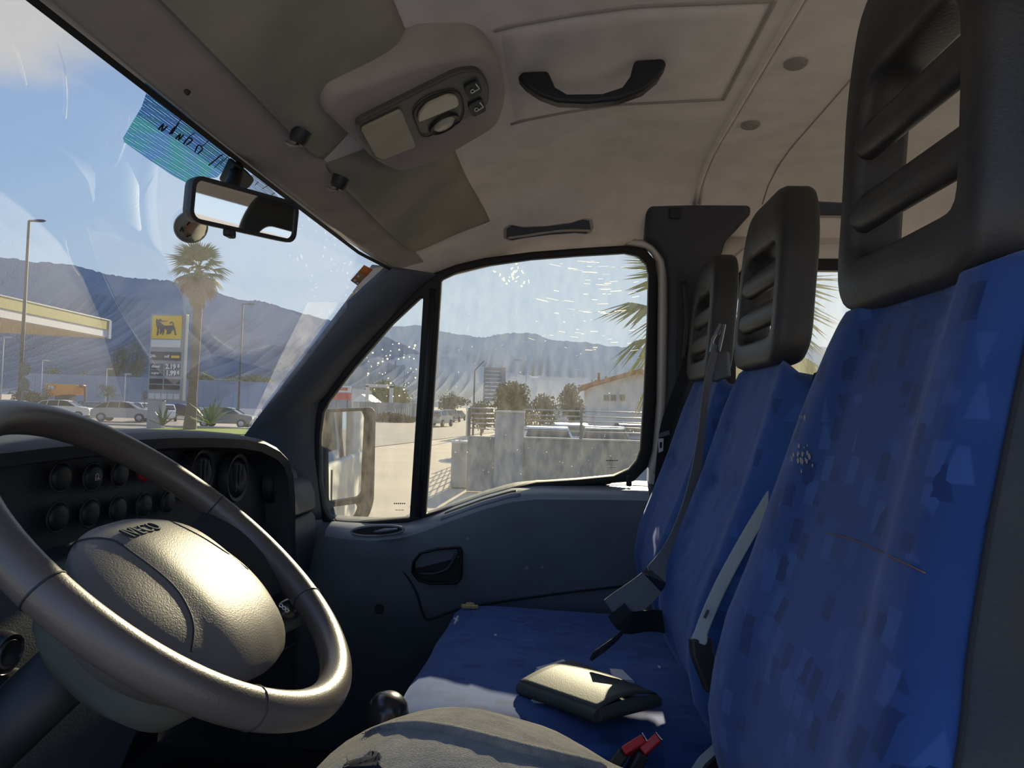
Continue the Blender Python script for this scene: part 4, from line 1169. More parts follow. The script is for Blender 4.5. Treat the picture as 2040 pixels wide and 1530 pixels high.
# driver seat
dseat = thing('driver_seat', 'blue patterned driver seat with slatted black headrest, nearest to the eye', 'seat', (.25, .65, -.9))
fX = interp([-.60, -.457, -.41, -.36, -.307, -.24, -.169, -.084, -.015, .055, .10, .15], [.27, .212, .195, .188, .194, .208, .233, .256, .274, .292, .304, .316])
yn = interp([-.60, -.3, -.214, -.155, -.072, .013, .10, .118], [.448, .452, .460, .485, .502, .512, .520, .524])
yf = interp([-.60, -.3, -.13, 0, .03, .055, .08, .10, .11, .118], [.915, .915, .895, .868, .858, .848, .838, .826, .818, .806])
def seat_sec(z, yn, yf, fX, bol=.016, ndiv=26):
    a, b = yn(z), yf(z); x = fX(z); pts = []
    for i in range(ndiv + 1):
        t = i / ndiv; y = a + (b - a) * t
        d = bol * (1 - math.exp(-((min(t, 1 - t) - .15) / .06) ** 2 * .5)) if .15 < min(t, 1 - t) else 0
        e = .030 * (max(0, (.05 - min(t, 1 - t)) / .05) ** 2)
        inner = .5 * bol * max(0, min(t, 1 - t) - .15)
        pts.append(V((x + d + e + .02 * 0, y, z)))
    return pts
zs = [-.60 + .02 * i for i in range(35)] + [.092, .100, .107, .113, .117]
rings = []
for z in zs:
    s = seat_sec(z, yn, yf, fX)
    rings.append([s[0] + V((.05, .004, 0))] + s + [s[-1] + V((.05, -.004, 0))])
top = rings[-1]
rings.append([p + V((.03, (.65 - p.y) * .05, .012)) for p in top])
rings.append([p + V((.08, (.65 - p.y) * .08, .014)) for p in top])
mb = MB(); mb.loft(rings, closed=False, cap=False)
bk = obj('backrest', mb, M['seat'], dseat, smooth=180)
# vinyl shell round the sides and back
rings = []
for z in zs:
    a, b, x = yn(z), yf(z), fX(z)
    k = .13 if z < .05 else .13 - .5 * (z - .05)
    rings.append([V((x + .032, a - .001, z)), V((x + .05, a - .006, z)), V((x + k, a + .006, z)), V((x + k + .02, a + .05, z)), V((x + k + .02, b - .05, z)), V((x + k, b - .006, z)), V((x + .05, b + .004, z)), V((x + .032, b, z))])
mb = MB(); mb.loft(rings, closed=True, cap=True); obj('seat_shell', mb, M['vinyl'], dseat, smooth=60)
mb = MB(); mb.tube([V((fX(z) + .031, yn(z) - .0015, z)) for z in zs], .0022, 6); obj('piping', mb, M['webbing_dark'], dseat, smooth=180)
def seat_front(px, py, off=.0015):
    r = ray(px, py); lo, hi = .38, .92
    def g(Y):
        p = r * (Y / r.y); z = p.z; a, b = yn(z), yf(z)
        t = (Y - a) / (b - a); mt = min(t, 1 - t)
        d = .016 * (1 - math.exp(-((mt - .15) / .06) ** 2 * .5)) if mt > .15 else 0
        e = .030 * (max(0, (.05 - mt) / .05) ** 2)
        return p.x - (fX(z) + d + e)
    for _ in range(40):
        m_ = (lo + hi) / 2
        if g(m_) > 0: hi = m_
        else: lo = m_
    p = r * ((lo + hi) / 2 / r.y); p.x -= off
    return p
mb = MB(); mb.tube([seat_front(x, y, .0004) for x, y in spline([(1648, 1062), (1690, 1072), (1745, 1094), (1800, 1120), (1845, 1142)], 4)], .0005, 5); obj('thread', mb, M['thread_brown'], dseat, smooth=180)
mb = MB()
for k in range(24):
    cx, cy = 1600 + rnd.gauss(0, 11), 910 + rnd.gauss(0, 12)
    if k < 3: cx, cy = 1602 + rnd.gauss(0, 4), 832 + rnd.gauss(0, 2)
    if (cx - 1600) * .8 + (cy - 910) * .25 > 22: continue
    p = seat_front(cx, cy, .0008); s = rnd.uniform(.0018, .0050)
    a = rnd.random() * 6
    mb.add([p + V((0, math.cos(a + j * 1.26) * s * rnd.uniform(.5, 1), math.sin(a + j * 1.26) * s * rnd.uniform(.5, 1))) for j in range(5)], [(0, 1, 2, 3, 4)])
obj('worn_spot', mb, mat('exposed pale lining', (.30, .29, .28), .9), dseat, smooth=0, solid=.0004, label='pale worn through patch', kind='stuff')
mb = MB(); mb.loft([[V((x, Y, z)) for x, z in ((-.24, -.60), (-.25, -.55), (-.22, -.535), (.24, -.54), (.28, -.62))] for Y in (.40, .90)]); obj('seat_cushion', mb, M['seat'], dseat, bevel=.015)
mb = MB(); mb.box((.02, .65, -.79), (.42, .40, .34)); obj('seat_base', mb, M['black_plastic'], dseat, bevel=.02)
headrest(dseat, lambda y, z, x: V((.304 + x + .035 * z, .680 + y, .113 + z)), .285, .215, .355, .055, M['seat'])

# passenger bench
bench = thing('passenger_bench', 'blue two place passenger bench with two slatted headrests', 'bench seat', (.0, 1.43, -.9))
SEC = [(-.225, -.60), (-.25, -.57), (-.262, -.52), (-.255, -.488), (-.225, -.472), (-.15, -.466), (0, -.472), (.12, -.478), (.22, -.476), (.30, -.48), (.30, -.60)]
rings = []
for i in range(25):
    Y = 1.025 + .83 * i / 24
    e = min(1, min(i, 24 - i) / 1.6); dr = -.022 * (1 - e) - .028 * max(0, (Y - 1.2) / .6)
    dip = -.008 * math.exp(-((Y - 1.425) / .02) ** 2)
    rings.append([V((x + (.012 * (1 - e) if x < 0 else 0), Y, z + (dr + dip if z > -.56 else 0) + .0035 * math.sin(Y * 23 + x * 31) * (1 if z > -.49 else 0))) for x, z in SEC])
mb = MB(); mb.loft(rings); cush = obj('seat_cushion', mb, M['bench'], bench, smooth=60, sub=1)
mb = MB(); mb.box((.0, 1.44, -.78), (.42, .74, .34)); obj('seat_base', mb, M['black_plastic'], bench, bevel=.02)
bX = interp([-.60, -.48, -.42, -.35, -.28, -.2, -.1, 0, .08, .12], [.27, .238, .203, .190, .203, .233, .268, .298, .322, .336])
def bsec(yn_, yf_, nm):
    zz = [-.56 + .02 * i for i in range(31)] + [.056, .066, .074, .08]
    rings = []
    for z in zz:
        a = yn_(z); b = yf_(z); x = bX(z); pts = [V((x + .07, a + .003, z))]
        for i in range(21):
            t = i / 20; mt = min(t, 1 - t)
            d = .012 * (1 - math.exp(-((mt - .14) / .05) ** 2 * .5)) if mt > .14 else 0
            e = .040 * (max(0, (.12 - mt) / .12) ** 2)
            lump = .010 * math.exp(-((z + .12) / .014) ** 2) * (1 if .18 < t < .82 else 0)
            dz = .045 * max(0, (z - .01) / .08) * max(0, 1 - mt / .22) ** 2
            pts.append(V((x + d + e + lump, a + (b - a) * t, z - dz)))
        pts.append(V((x + .07, b - .003, z)))
        pts += [V((x + .12, b - .02, z)), V((x + .12, a + .02, z))]
        if z > .01:
            k_ = .045 * (z - .01) / .08
            for q_ in (0, -3, -2, -1): pts[q_].z -= k_
        rings.append(pts)
    t_ = rings[-1]; c_ = sum(t_, V()) / len(t_)
    rings.append([c_ + (p - c_) * .93 + V((.006, 0, .008)) for p in t_])
    mb = MB(); mb.loft(rings); return obj('backrest', mb, M['bench'], bench, smooth=180)
bsec(interp([-.6, -.2, 0, .07, .095], [1.0, 1.0, 1.005, 1.015, 1.03]), interp([-.6, -.2, 0, .07, .095], [1.405, 1.40, 1.385, 1.375, 1.36]), 'mid')
bsec(interp([-.6, -.2, 0, .07, .095], [1.425, 1.425, 1.43, 1.44, 1.455]), interp([-.6, -.2, 0, .07, .095], [1.86, 1.855, 1.835, 1.82, 1.80]), 'outer')
for yc in (1.202, 1.692):
    headrest(bench, lambda y, z, x, yc=yc: V((.312 + x + .07 * z, yc + y, .080 + z)), .275, .205, .285, .055, M['bench'])
mb = MB(); mb.box((.385, 1.02, -.02), (.06, .03, .17)); obj('side_cover', mb, M['black_plastic'], bench, bevel=.006)
# worn corner of the cushion with the foam showing
mb = MB()
for px, py, s in ((930, 1210, .010), (944, 1211, .008), (936, 1206, .007)):
    p = aZ(px, py, -.492); a = rnd.random()
    mb.prism([p + V((math.cos(a + j * 1.26) * s * 1.6, math.sin(a + j * 1.26) * s, 0)) for j in range(5)], V((0, 0, .006)))
obj('foam', mb, mat('yellow foam', (.50, .36, .16), .9), cush, smooth=0, label='yellowish torn foam corner')
mb = MB()
for pts in ([(912, 1228), (906, 1242)], [(905, 1232), (912, 1236)], [(985, 1265), (990, 1266)], [(1312, 1328), (1316, 1330)]):
    mb.tube([aZ(x, y, -.478) for x, y in pts], .0022, 5)
obj('lint', mb, M['paper'], cush, kind='stuff')

# ================================================================== BELTS
belt = thing('seat_belt', 'grey seat belt hanging from a bracket on the middle headrest gap down to the bench', 'seat belt', aY(1400, 1000, 1.40))
bp_ = [(1428, 688, 1.405), (1416, 730, 1.40), (1405, 790, 1.395), (1397, 860, 1.39), (1388, 930, 1.385), (1374, 1000, 1.375), (1356, 1060, 1.36), (1330, 1115, 1.345), (1298, 1160, 1.33), (1258, 1195, 1.32), (1222, 1222, 1.315)]
BP3 = [aY(x, y, Y) for x, y, Y in spline(bp_, 3)]
n_ = len(BP3)
sd = [V((.75, .55, .25)).lerp(V((.55, .1, .85)), min(1, max(0, (i / n_ - .25) / .75))) for i in range(n_)]
wdl = [.018 + .040 * min(1, max(0, (i / n_ - .3) / .6)) for i in range(n_)]
mb = MB(); mb.ribbon(BP3, sd, wdl); obj('webbing', mb, M['webbing'], belt, smooth=60)
mb = MB(); mb.ribbon([aY(x, y, Y) for x, y, Y in spline([(1228, 1215, 1.31), (1250, 1240, 1.30), (1300, 1236, 1.33), (1345, 1243, 1.34)], 4)], V((.3, .1, .95)), .040); obj('webbing', mb, M['webbing_dark'], belt, smooth=60)
mb = MB(); mb.ribbon([aY(x, y, Y) for x, y, Y in spline([(1236, 1264, 1.27), (1215, 1283, 1.245), (1180, 1308, 1.22)], 4)], V((.3, -.4, .6)), .026, .003); obj('belt_tongue', mb, M['black_plastic'], belt, bevel=.001)
# guide bracket on the headrest side
BR = [(1437, 645), (1444, 652), (1436, 672), (1437, 690), (1448, 700), (1450, 752), (1416, 762), (1412, 700), (1418, 672), (1430, 645)]
mb = MB()
c1 = [(1436, 646), (1412, 676)]
mb.tube([aY(x, y, 1.405) for x, y in ((1443, 646), (1437, 676), (1432, 700), (1416, 700), (1420, 676), (1436, 646))], .0035, 6); obj('bracket', mb, M['grey_metal'], belt)
mb = MB(); mb.prism([aY(x, y, 1.408) for x, y in ((1424, 668), (1441, 668), (1446, 646), (1434, 646))], V((.0, .006, 0))); obj('bracket_plate', mb, M['grey_metal'], belt, bevel=.001)
mb = MB(); mb.prism([aY(x, y, 1.415) for x, y in ((1434, 700), (1447, 700), (1450, 750), (1418, 762), (1420, 712))], V((.01, .012, 0))); obj('guide_cover', mb, M['pillar'], belt, bevel=.003)
belt2 = thing('seat_belt', 'dark seat belt with bright tongue hanging on the door pillar', 'seat belt', aY(1330, 850, 1.86))
mb = MB(); mb.ribbon([aY(x, y, Y) for x, y, Y in spline([(1385, 690, 1.875), (1362, 752, 1.87), (1340, 810, 1.865), (1325, 862, 1.86), (1316, 950, 1.86), (1308, 1020, 1.86)], 4)], V((1, .1, .35)), .03); obj('webbing', mb, M['webbing_dark'], belt2, smooth=60)
mb = MB(); mb.ribbon([aY(1334, 862, 1.85), aY(1313, 868, 1.85)], V((0, .2, 1)), .012, .004); obj('tongue_grip', mb, M['pillar'], belt2, bevel=.001)
TP = [aY(x, y, 1.85) for x, y in ((1311, 874), (1322, 873), (1321, 898), (1312, 902))]
tcn = sum(TP, V()) / 4
mb = MB(); mb.holes(TP, [[tcn + (p - tcn) * .45 for p in TP]]); obj('belt_tongue', mb, M['steel'], belt2, solid=.002, smooth=0)
# driver belt stalk
stalk = thing('belt_stalk', 'pale grey belt stalk leaning beside the far edge of the driver seat', 'belt stalk', aY(1400, 1300, .99))
sp_ = [aY(x, y, Y) for x, y, Y in spline([(1560, 950, 1.02), (1500, 1050, 1.005), (1455, 1130, .99), (1425, 1190, .98), (1400, 1250, .97), (1392, 1282, .965)], 4)]
mb = MB(); mb.ribbon(sp_, V((.8, .1, .55)), [.017] * (len(sp_) - 3) + [.020, .020, .016], .003); sl = obj('sleeve', mb, M['strap_grey'], stalk, bevel=.0015)
mb = MB(); mb.ribbon([aY(1411, 1216, .960), aY(1404, 1231, .957)], V((.8, .1, .55)), .004, .0032); obj('slot', mb, M['ink'], sl, smooth=0)
mb = MB(); mb.ribbon([aY(x, y, Y) for x, y, Y in spline([(1396, 1270, .972), (1398, 1300, .97), (1412, 1336, .97), (1425, 1370, .97)], 4)], V((.8, .2, .3)), .030, .008); obj('buckle', mb, M['black_plastic'], stalk, bevel=.004)
stalk2 = thing('belt_stalk', 'pale grey belt stalk low down between driver seat and bench', 'belt stalk', aY(1410, 1510, .94))
mb = MB(); mb.ribbon([aY(x, y, Y) for x, y, Y in ((1378, 1545, .93), (1398, 1515, .935), (1432, 1484, .94))], V((.3, .3, .8)), .010, .003); obj('sleeve', mb, M['strap_grey'], stalk2)
mb = MB(); mb.prism([aY(x, y, .955) for x, y in round_poly([(1392, 1540), (1432, 1492), (1470, 1500), (1470, 1560), (1392, 1560)], 12)], V((0, .02, 0))); obj('buckle', mb, M['black_plastic'], stalk2, bevel=.004)
for (x0, y0), (x1, y1), lab in (((1258, 1490), (1284, 1474), 'red belt buckle beside the trouser leg, chrome tipped'), ((1292, 1488), (1312, 1470), 'red belt buckle, right of the other red buckle')):
    b_ = thing('belt_buckle', lab, 'buckle', aY(x0, y0, .985), group='red belt buckles')
    a = aY(x0, y0, .985); c = aY(x1, y1, .99)
    mb = MB(); mb.ribbon([a + (a - c) * .6, a, c], V((.5, -.3, .8)), .017, .006); obj('button', mb, M['red'], b_, bevel=.002)
    e = c + (c - a) * .12
    mb = MB(); mb.ribbon([c, e], V((.5, -.3, .8)), .018, .0065); obj('collar', mb, M['chrome'], b_, bevel=.001)
    mb = MB(); mb.ribbon([a + (a - c) * .6, a + (a - c) * 2.2 - V((0, 0, .02))], V((.5, -.3, .8)), .022, .008); obj('housing', mb, M['black_plastic'], b_, bevel=.003)

# ================================================================== LOOSE THINGS
wal = thing('document_wallet', 'folded black leather document wallet lying on the bench', 'wallet', aZ(1170, 1375, -.468))
c0, c1, c2, c3 = aZ(1140, 1312, -.440), aZ(1309, 1383, -.436), aZ(1192, 1412, -.436), aZ(1036, 1357, -.448)
def wq(u, v, h):
    p = (c0.lerp(c1, u)).lerp(c3.lerp(c2, u), v); p.z += h; return p
rings = []
N = 14
def wal_top(u, v): return wq(u, v, .006 * math.sin(math.pi * v) * (1 - .3 * u) + .006 * u * math.sin(math.pi * min(1, v * 1.0)) - .004 * (1 - v) * (1 - u))
mb = MB(); mb.grid(wal_top, N, N); obj('cover', mb, M['leather'], wal, solid=.003, smooth=180)
mb = MB(); mb.grid(lambda u, v: wq(u * .98 + .005, v * 1.02, -.020 + .002 * math.sin(3 * u)), 6, 6); obj('cover', mb, M['leather'], wal, solid=.003, smooth=180)
# rounded spine at the near edges
rr = []
for i in range(13):
    u = i / 12
    rr.append([wq(u, 1.0, 0), wq(u, 1.05, -.003), wq(u, 1.075, -.010), wq(u, 1.05, -.018), wq(u, 1.0, -.021), wq(u, .97, -.012)])
mb = MB(); mb.loft(rr); obj('spine', mb, M['leather'], wal, smooth=60)
rr = []
for i in range(13):
    v = i / 12
    rr.append([wq(1.0, v, .0045 * math.sin(math.pi * v)), wq(1.04, v, -.003), wq(1.055, v, -.010), wq(1.035, v, -.017), wq(.99, v, -.019), wq(.985, v, -.006)])
mb = MB(); mb.loft(rr); obj('fold', mb, M['leather'], wal, smooth=60)
for pts, z, lab in (([(1058, 1368), (1080, 1362), (1150, 1392), (1120, 1404), (1060, 1402)], -.470, 'white papers sticking out under the near left edge of the wallet'),
                    ([(1066, 1338), (1096, 1328), (1120, 1322), (1130, 1330), (1080, 1352)], -.462, 'crumpled white paper behind the far left edge of the wallet'),
                    ([(1215, 1338), (1240, 1340), (1262, 1362), (1225, 1358)], -.470, 'white paper behind the far right edge of the wallet')):
    b3 = [aZ(x, y, z) for x, y in pts]
    mb = MB()
    for k in range(3):
        o_ = V((rnd.uniform(-.003, .003), rnd.uniform(-.003, .003), .002 * k))
        mb.prism([p + o_ + V((0, 0, rnd.uniform(0, .004) if z > -.465 else 0)) for p in b3], V((0, 0, .0008)))
    o = obj('paper_sheets', mb, M['paper'], smooth=0); tag(o, lab, 'paper')

gear = thing('gear_lever', 'dark gear lever knob behind the steering wheel, below the door', 'gear lever', (-.30, 1.06, -.80))
kc = aY(772, 1421, 1.06)
mb = MB(); mb.lathe([(.002, .030), (.014, .0285), (.025, .021), (.031, .008), (.032, -.008), (.027, -.028), (.018, -.045)], kc, V((.25, 0, 1)), 28); obj('knob', mb, M['knob'], gear, smooth=180)
mb = MB(); mb.tube([kc - V((.01, 0, .04)), kc - V((.06, 0, .38))], [.010, .012], 10); obj('lever', mb, M['black_plastic'], gear, smooth=180)
mb = MB(); mb.lathe([(.014, .0), (.03, -.06), (.06, -.16), (.075, -.2)], kc - V((.03, 0, .20)), V((.15, 0, 1)), 20); obj('boot', mb, M['vinyl'], gear, smooth=180)

# ================================================================== LEG OF THE PERSON AT THE WHEEL
leg = thing('person', 'person in worn dark grey jeans with a torn knee, right leg bent beside the wheel', 'person', (-.2, .70, -.9))
LP = [(-0.177, 0.7, -0.9, 0.05, 0.055), (-0.197, 0.7, -0.74, 0.06, 0.064), (-0.21, 0.7, -0.6, 0.068, 0.07), (-0.204, 0.7, -0.5, 0.076, 0.078), (-0.172, 0.7, -0.436, 0.083, 0.088), (-0.127, 0.7, -0.4, 0.088, 0.094), (-0.072, 0.7, -0.39, 0.092, 0.097), (-0.022, 0.7, -0.402, 0.096, 0.101), (0.028, 0.7, -0.425, 0.1, 0.105), (0.088, 0.7, -0.462, 0.106, 0.11), (0.158, 0.7, -0.5, 0.112, 0.115), (0.223, 0.7, -0.53, 0.116, 0.118)]
LPW = 2.5
LP = [(x - .020 * min(1, max(0, (.10 - x) / .1)), y - .045 * min(1, max(0, (x + .23) / .06)), z - .006 + (.006 if -.15 < x < -.02 else 0), b_, a_ * (1 + .32 * min(1, max(0, (x + .23) / .06)))) for x, y, z, b_, a_ in LP]
LPs = spline(LP, 5)
rings = []
m_ = len(LPs)
for i in range(m_):
    p = V(LPs[i][:3]); a = V(LPs[min(i + 1, m_ - 1)][:3]) - V(LPs[max(i - 1, 0)][:3]); a.normalize()
    s_ = V((0, 1, 0)); up2 = s_.cross(a); up2 = up2 if True else -up2
    rg = []
    for k in range(40):
        q = 2 * math.pi * k / 40
        wr = 1 + .012 * math.sin(3 * q + i * .35) * math.sin(i * .5) + .006 * math.sin(9 * q + i * .8)
        c1, s1 = math.cos(q), math.sin(q)
        rg.append(p + (s_ * math.copysign(abs(c1) ** (2 / LPW), c1) * LPs[i][4] + up2 * math.copysign(abs(s1) ** (2 / LPW), s1) * LPs[i][3]) * wr)
    rings.append(rg)
mb = MB(); mb.loft(rings); tro = obj('trouser_leg', mb, M['jeans'], leg, smooth=180)
def leg_hit(px, py, off=.002):
    """meet the trouser surface from the eye"""
    r = ray(px, py); best = None
    for s in np.linspace(.35, .95, 400):
        p = r * (s / r.y)
        for i in range(10, m_):
            c = V(LPs[i][:3])
            dx = p - c
            a = V(LPs[min(i + 1, m_ - 1)][:3]) - V(LPs[max(i - 1, 0)][:3]); a.normalize()
            if abs(dx.dot(a)) < .012:
                up2 = V((0, 1, 0)).cross(a)
                if abs(dx.y / LPs[i][4]) ** LPW + abs(dx.dot(up2) / LPs[i][3]) ** LPW <= 1.0:
                    return p - r.normalized() * off
    return r * (.7 / r.y)
# raised outer seam and frayed hole at the knee
sm = spline([(728, 1462), (765, 1449), (830, 1446), (900, 1456), (980, 1476), (1060, 1496), (1140, 1514), (1200, 1528)], 4)
S3 = [p for p in (leg_hit(x, y, .002) for x, y in sm) if abs(p.y - .7) > 1e-6 and p.z > -.45]
mb = MB(); mb.tube(S3, [.0015 + .004 * min(1, i / 8) for i in range(len(S3))], 9); obj('seam', mb, M['jeans'], tro, smooth=180)
mb = MB()
for p in S3:
    for k in range(3):
        a = rnd.random() * 6
        mb.tube([p + V((rnd.uniform(-.004, .004), 0, 0)), p + V((math.cos(a) * .004, -.003, math.sin(a) * .005 - .002))], .0003, 3)
obj('fray', mb, M['jeans_dark'], tro, kind='stuff')
hole = round_poly([(690, 1518), (725, 1508), (735, 1498), (752, 1496), (760, 1504), (752, 1518), (762, 1530), (680, 1534)], 5, 3)
mb = MB(); mb.add([leg_hit(x, y, .0025) for x, y in hole], [tuple(range(len(hole)))]); obj('torn_hole', mb, M['jeans_dark'], tro, solid=.001, label='dark frayed hole over the knee')
mb = MB()
for k in range(40):
    x, y = hole[rnd.randrange(len(hole))]
    p = leg_hit(x, min(1528, y), .003)
    mb.tube([p, p + V((rnd.uniform(-.006, .006), -.003, rnd.uniform(-.006, .006)))], .00035, 3)
obj('fray', mb, M['thread'], tro, kind='stuff')
# ================================================================== WING MIRROR
wm = thing('wing_mirror', 'black framed wing mirror of the van outside the quarter window', 'wing mirror', (-.68, 2.25, -.35))
WMc = [aY(x, y, 2.26) for x, y in ((645, 812), (742, 812), (733, 1034), (640, 1034))]
wn = V((.776, -.631, .02)).normalized()
wcen = sum(WMc, V()) / 4
wx = V((0, 0, 1)).cross(wn).normalized(); wz = wn.cross(wx)
if (wx.dot(V((0, 1, 0)))) < 0: wx = -wx
def wmp(px, py, o=0): return aP(px, py, wcen + wn * o, wn)
wo = round_poly([(641, 815), (738, 811), (745, 822), (741, 1000), (728, 1036), (650, 1038), (640, 1020)], 14, 4)
wi_ = round_poly([(650, 822), (728, 818), (733, 830), (726, 982), (718, 990), (652, 1000)], 9, 4)
wl = round_poly([(656, 1010), (714, 1002), (720, 1012), (712, 1030), (660, 1032), (654, 1022)], 7, 4)
mb = MB(); mb.holes([wmp(x, y) for x, y in wo], [[wmp(x, y) for x, y in wi_], [wmp(x, y) for x, y in wl]]); obj('frame', mb, M['black_plastic'], wm, solid=.03, bevel=.006)
mb = MB(); mb.loft([[wmp(x, y, -.012) for x, y in wo], [wcen + (wmp(x, y, -.06) - wcen) * .94 for x, y in wo], [wcen + (wmp(x, y, -.10) - wcen) * .7 for x, y in wo]]); obj('shell', mb, M['black_plastic'], wm, smooth=60)
mb = MB(); mb.prism([wmp(x, y, -.006) for x, y in wi_], -wn * .003); obj('mirror_glass', mb, M['mirror'], wm, smooth=0)
mb = MB(); mb.prism([wmp(x, y, -.006) for x, y in wl], -wn * .003); obj('wide_glass', mb, M['mirror'], wm, smooth=0)
mb = MB(); mb.tube([wcen + V((-.05, -.02, -.14)), V((-.66, 2.06, -.42))], .02, 8); obj('arm', mb, M['black_plastic'], wm)

# ================================================================== GROUND
GX = 0
def ground_poly(name, pts, m, z=0.0, label=None, cat='ground', th=.02):
    mb = MB(); mb.prism([V((x, y, GZ + z)) for x, y in pts], V((0, 0, -th)))
    return obj(name, mb, m, smooth=0, label=label, cat=cat, kind='structure')
ground_poly('ground', [(-900, -300), (900, -300), (900, 1600), (-900, 1600)], M['concrete'], -.03, 'pale sunlit concrete forecourt and land around the van')
road = [(-900, 27), (-60, 30), (-9, 31.5), (-5.2, 60), (-14, 200), (-40, 420), (-75, 420), (-48, 200), (-22, 75), (-60, 70), (-900, 66)]
ground_poly('road', road, M['asphalt'], .0, 'grey tarmac road running away past the concrete forecourt', 'road')
lawn = [(-1.25, 16.7), (6, 16.2), (14, 16.2), (14, 13.6), (6, 13.9), (-.7, 15.6)]
ground_poly('lawn', lawn, M['grass'], .03, 'strip of bright green lawn at the foot of the concrete wall', 'lawn', .06)
mb = MB()
for k in range(2600):
    x, y = rnd.uniform(-1.1, 5), rnd.uniform(14.6, 16.5)
    if y < 15.9 - (x + .7) * .3 and x < 1: continue
    h = rnd.uniform(.04, .12); a = rnd.random() * 6.28; d = V((math.cos(a), math.sin(a), 0)) * .008
    b_ = V((x, y, GZ + .03)); mb.add([b_ - d, b_ + d, b_ + V((rnd.uniform(-.03, .03), rnd.uniform(-.03, .03), h))], [(0, 1, 2)])
tag(obj('grass', mb, M['grass'], smooth=0), 'blades of bright grass on the lawn below the wall', 'grass', kind='stuff')
ground_poly('kerb_1', [(-36, 47.5), (-21, 47.5), (-21, 48.5), (-36, 48.5)], M['pier'], .12, 'pale raised kerb island under the fuel price sign', 'kerb', .14)
ground_poly('verge', [(-26, 40), (-13, 40), (-13, 47.4), (-26, 47.4)], M['grass'], .05, 'grass verge beside the tall palm and fuel price sign', 'verge', .06)

# ---- concrete wall with railing
WY = 16.8
bw = thing('boundary_wall', 'grey stained concrete boundary wall topped with a horizontal bar railing', 'wall', (0, WY, GZ))
x0 = aY(930, 930, WY).x; x1 = 10.0
zt = aY(1100, 876, WY).z
mb = MB(); mb.box(((x0 + x1) / 2, WY + .12, (GZ + zt) / 2), (x1 - x0, .24, zt - GZ)); obj('wall_body', mb, M['wall_concrete'], bw, bevel=.01)
xa, xb = aY(1043, 872, WY).x, x1
mb = MB(); mb.box(((xa + xb) / 2, WY + .12, zt + .02), (xb - xa, .30, .045)); obj('coping', mb, M['pier'], bw, bevel=.006)
mb = MB(); xl = aY(932, 872, WY).x; xr = aY(985, 872, WY).x; mb.box(((xl + xr) / 2, WY + .12, zt + .012), (xr - xl, .28, .03)); obj('coping', mb, M['pier'], bw, bevel=.006)
for py in (819, 830, 840, 850, 860):
    z_ = aY(1158, py, WY).z
    mb = MB(); mb.tube([V((xa, WY + .1, z_)), V((xb, WY + .1, z_))], .017, 8); obj('rail', mb, M['rail'], bw, smooth=180)
    xq, xw = aY(934, 840, WY).x, aY(984, 840, WY).x
    mb = MB(); mb.tube([V((xq, WY + .1, z_)), V((xw, WY + .1, z_))], .014, 8); obj('rail', mb, M['rail'], bw, smooth=180)
for px in (1158, 934, 1400):
    q = aY(px, 845, WY); zt2 = aY(px, 812, WY).z
    mb = MB(); mb.box((q.x, WY + .06, (zt + zt2) / 2), (.07, .05, zt2 - zt)); obj('post', mb, M['lamp_pole'], bw, bevel=.004)
pl_, pr_, pt_ = aY(986, 845, WY - .1).x, aY(1044, 845, WY - .1).x, aY(1015, 822, WY).z
mb = MB(); mb.box(((pl_ + pr_) / 2, WY + .1, (pt_ + GZ) / 2), (pr_ - pl_, .36, pt_ - GZ)); obj('pillar', mb, M['pier'], bw, bevel=.012)
for s_ in (0, 1):
    wd = (pr_ - pl_) / 2 - .01
    mb = MB(); mb.box((pl_ + wd / 2 + s_ * (wd + .02), WY + .1, pt_ + .025), (wd, .42, .05)); obj('pillar_cap', mb, M['house_wall'], bw, bevel=.008)
pier = thing('gate_pier', 'low grey concrete pier at the left end of the boundary wall', 'pier', (aY(912, 970, 17.6).x, 17.6, GZ))
pa, pb = aY(899, 930, 17.5).x, aY(932, 930, 17.5).x
ptz = aY(912, 882, 17.5).z
mb = MB(); mb.box(((pa + pb) / 2, 17.75, (GZ + ptz) / 2), (pb - pa, .6, ptz - GZ)); obj('pier_body', mb, M['pier'], pier, bevel=.012)
mb = MB(); mb.box(((pa + pb) / 2, 17.75, ptz + .02), (pb - pa + .04, .66, .05)); obj('cap', mb, M['house_wall'], pier, bevel=.01)
# side railing of the entrance, running away from us
sr = thing('entrance_railing', 'galvanised railing along the entrance, running back behind the pier', 'railing', (-2.45, 22, GZ))
for k in range(7):
    y = 18.5 + k * 1.4; x = aY(930, 845, 17.5).x * (y / 17.5) ** .93
    mb = MB(); mb.box((x, y, -1.05), (.05, .05, 1.95)); obj('post', mb, M['rail'], sr)
    mb = MB(); mb.lathe([(.005, .05), (.04, .03), (.05, 0), (.03, -.04)], V((x, y, -.05)), V((0, 0, 1)), 10); obj('finial', mb, M['sign_white'], sr, smooth=180)
for z_ in (-.25, -.5, -.75, -1.0, -1.25):
    mb = MB(); mb.tube([V((aY(930, 845, 17.5).x * ((18.5 + k * 1.4) / 17.5) ** .93, 18.5 + k * 1.4, z_)) for k in range(7)], .014, 6); obj('rail', mb, M['rail'], sr)

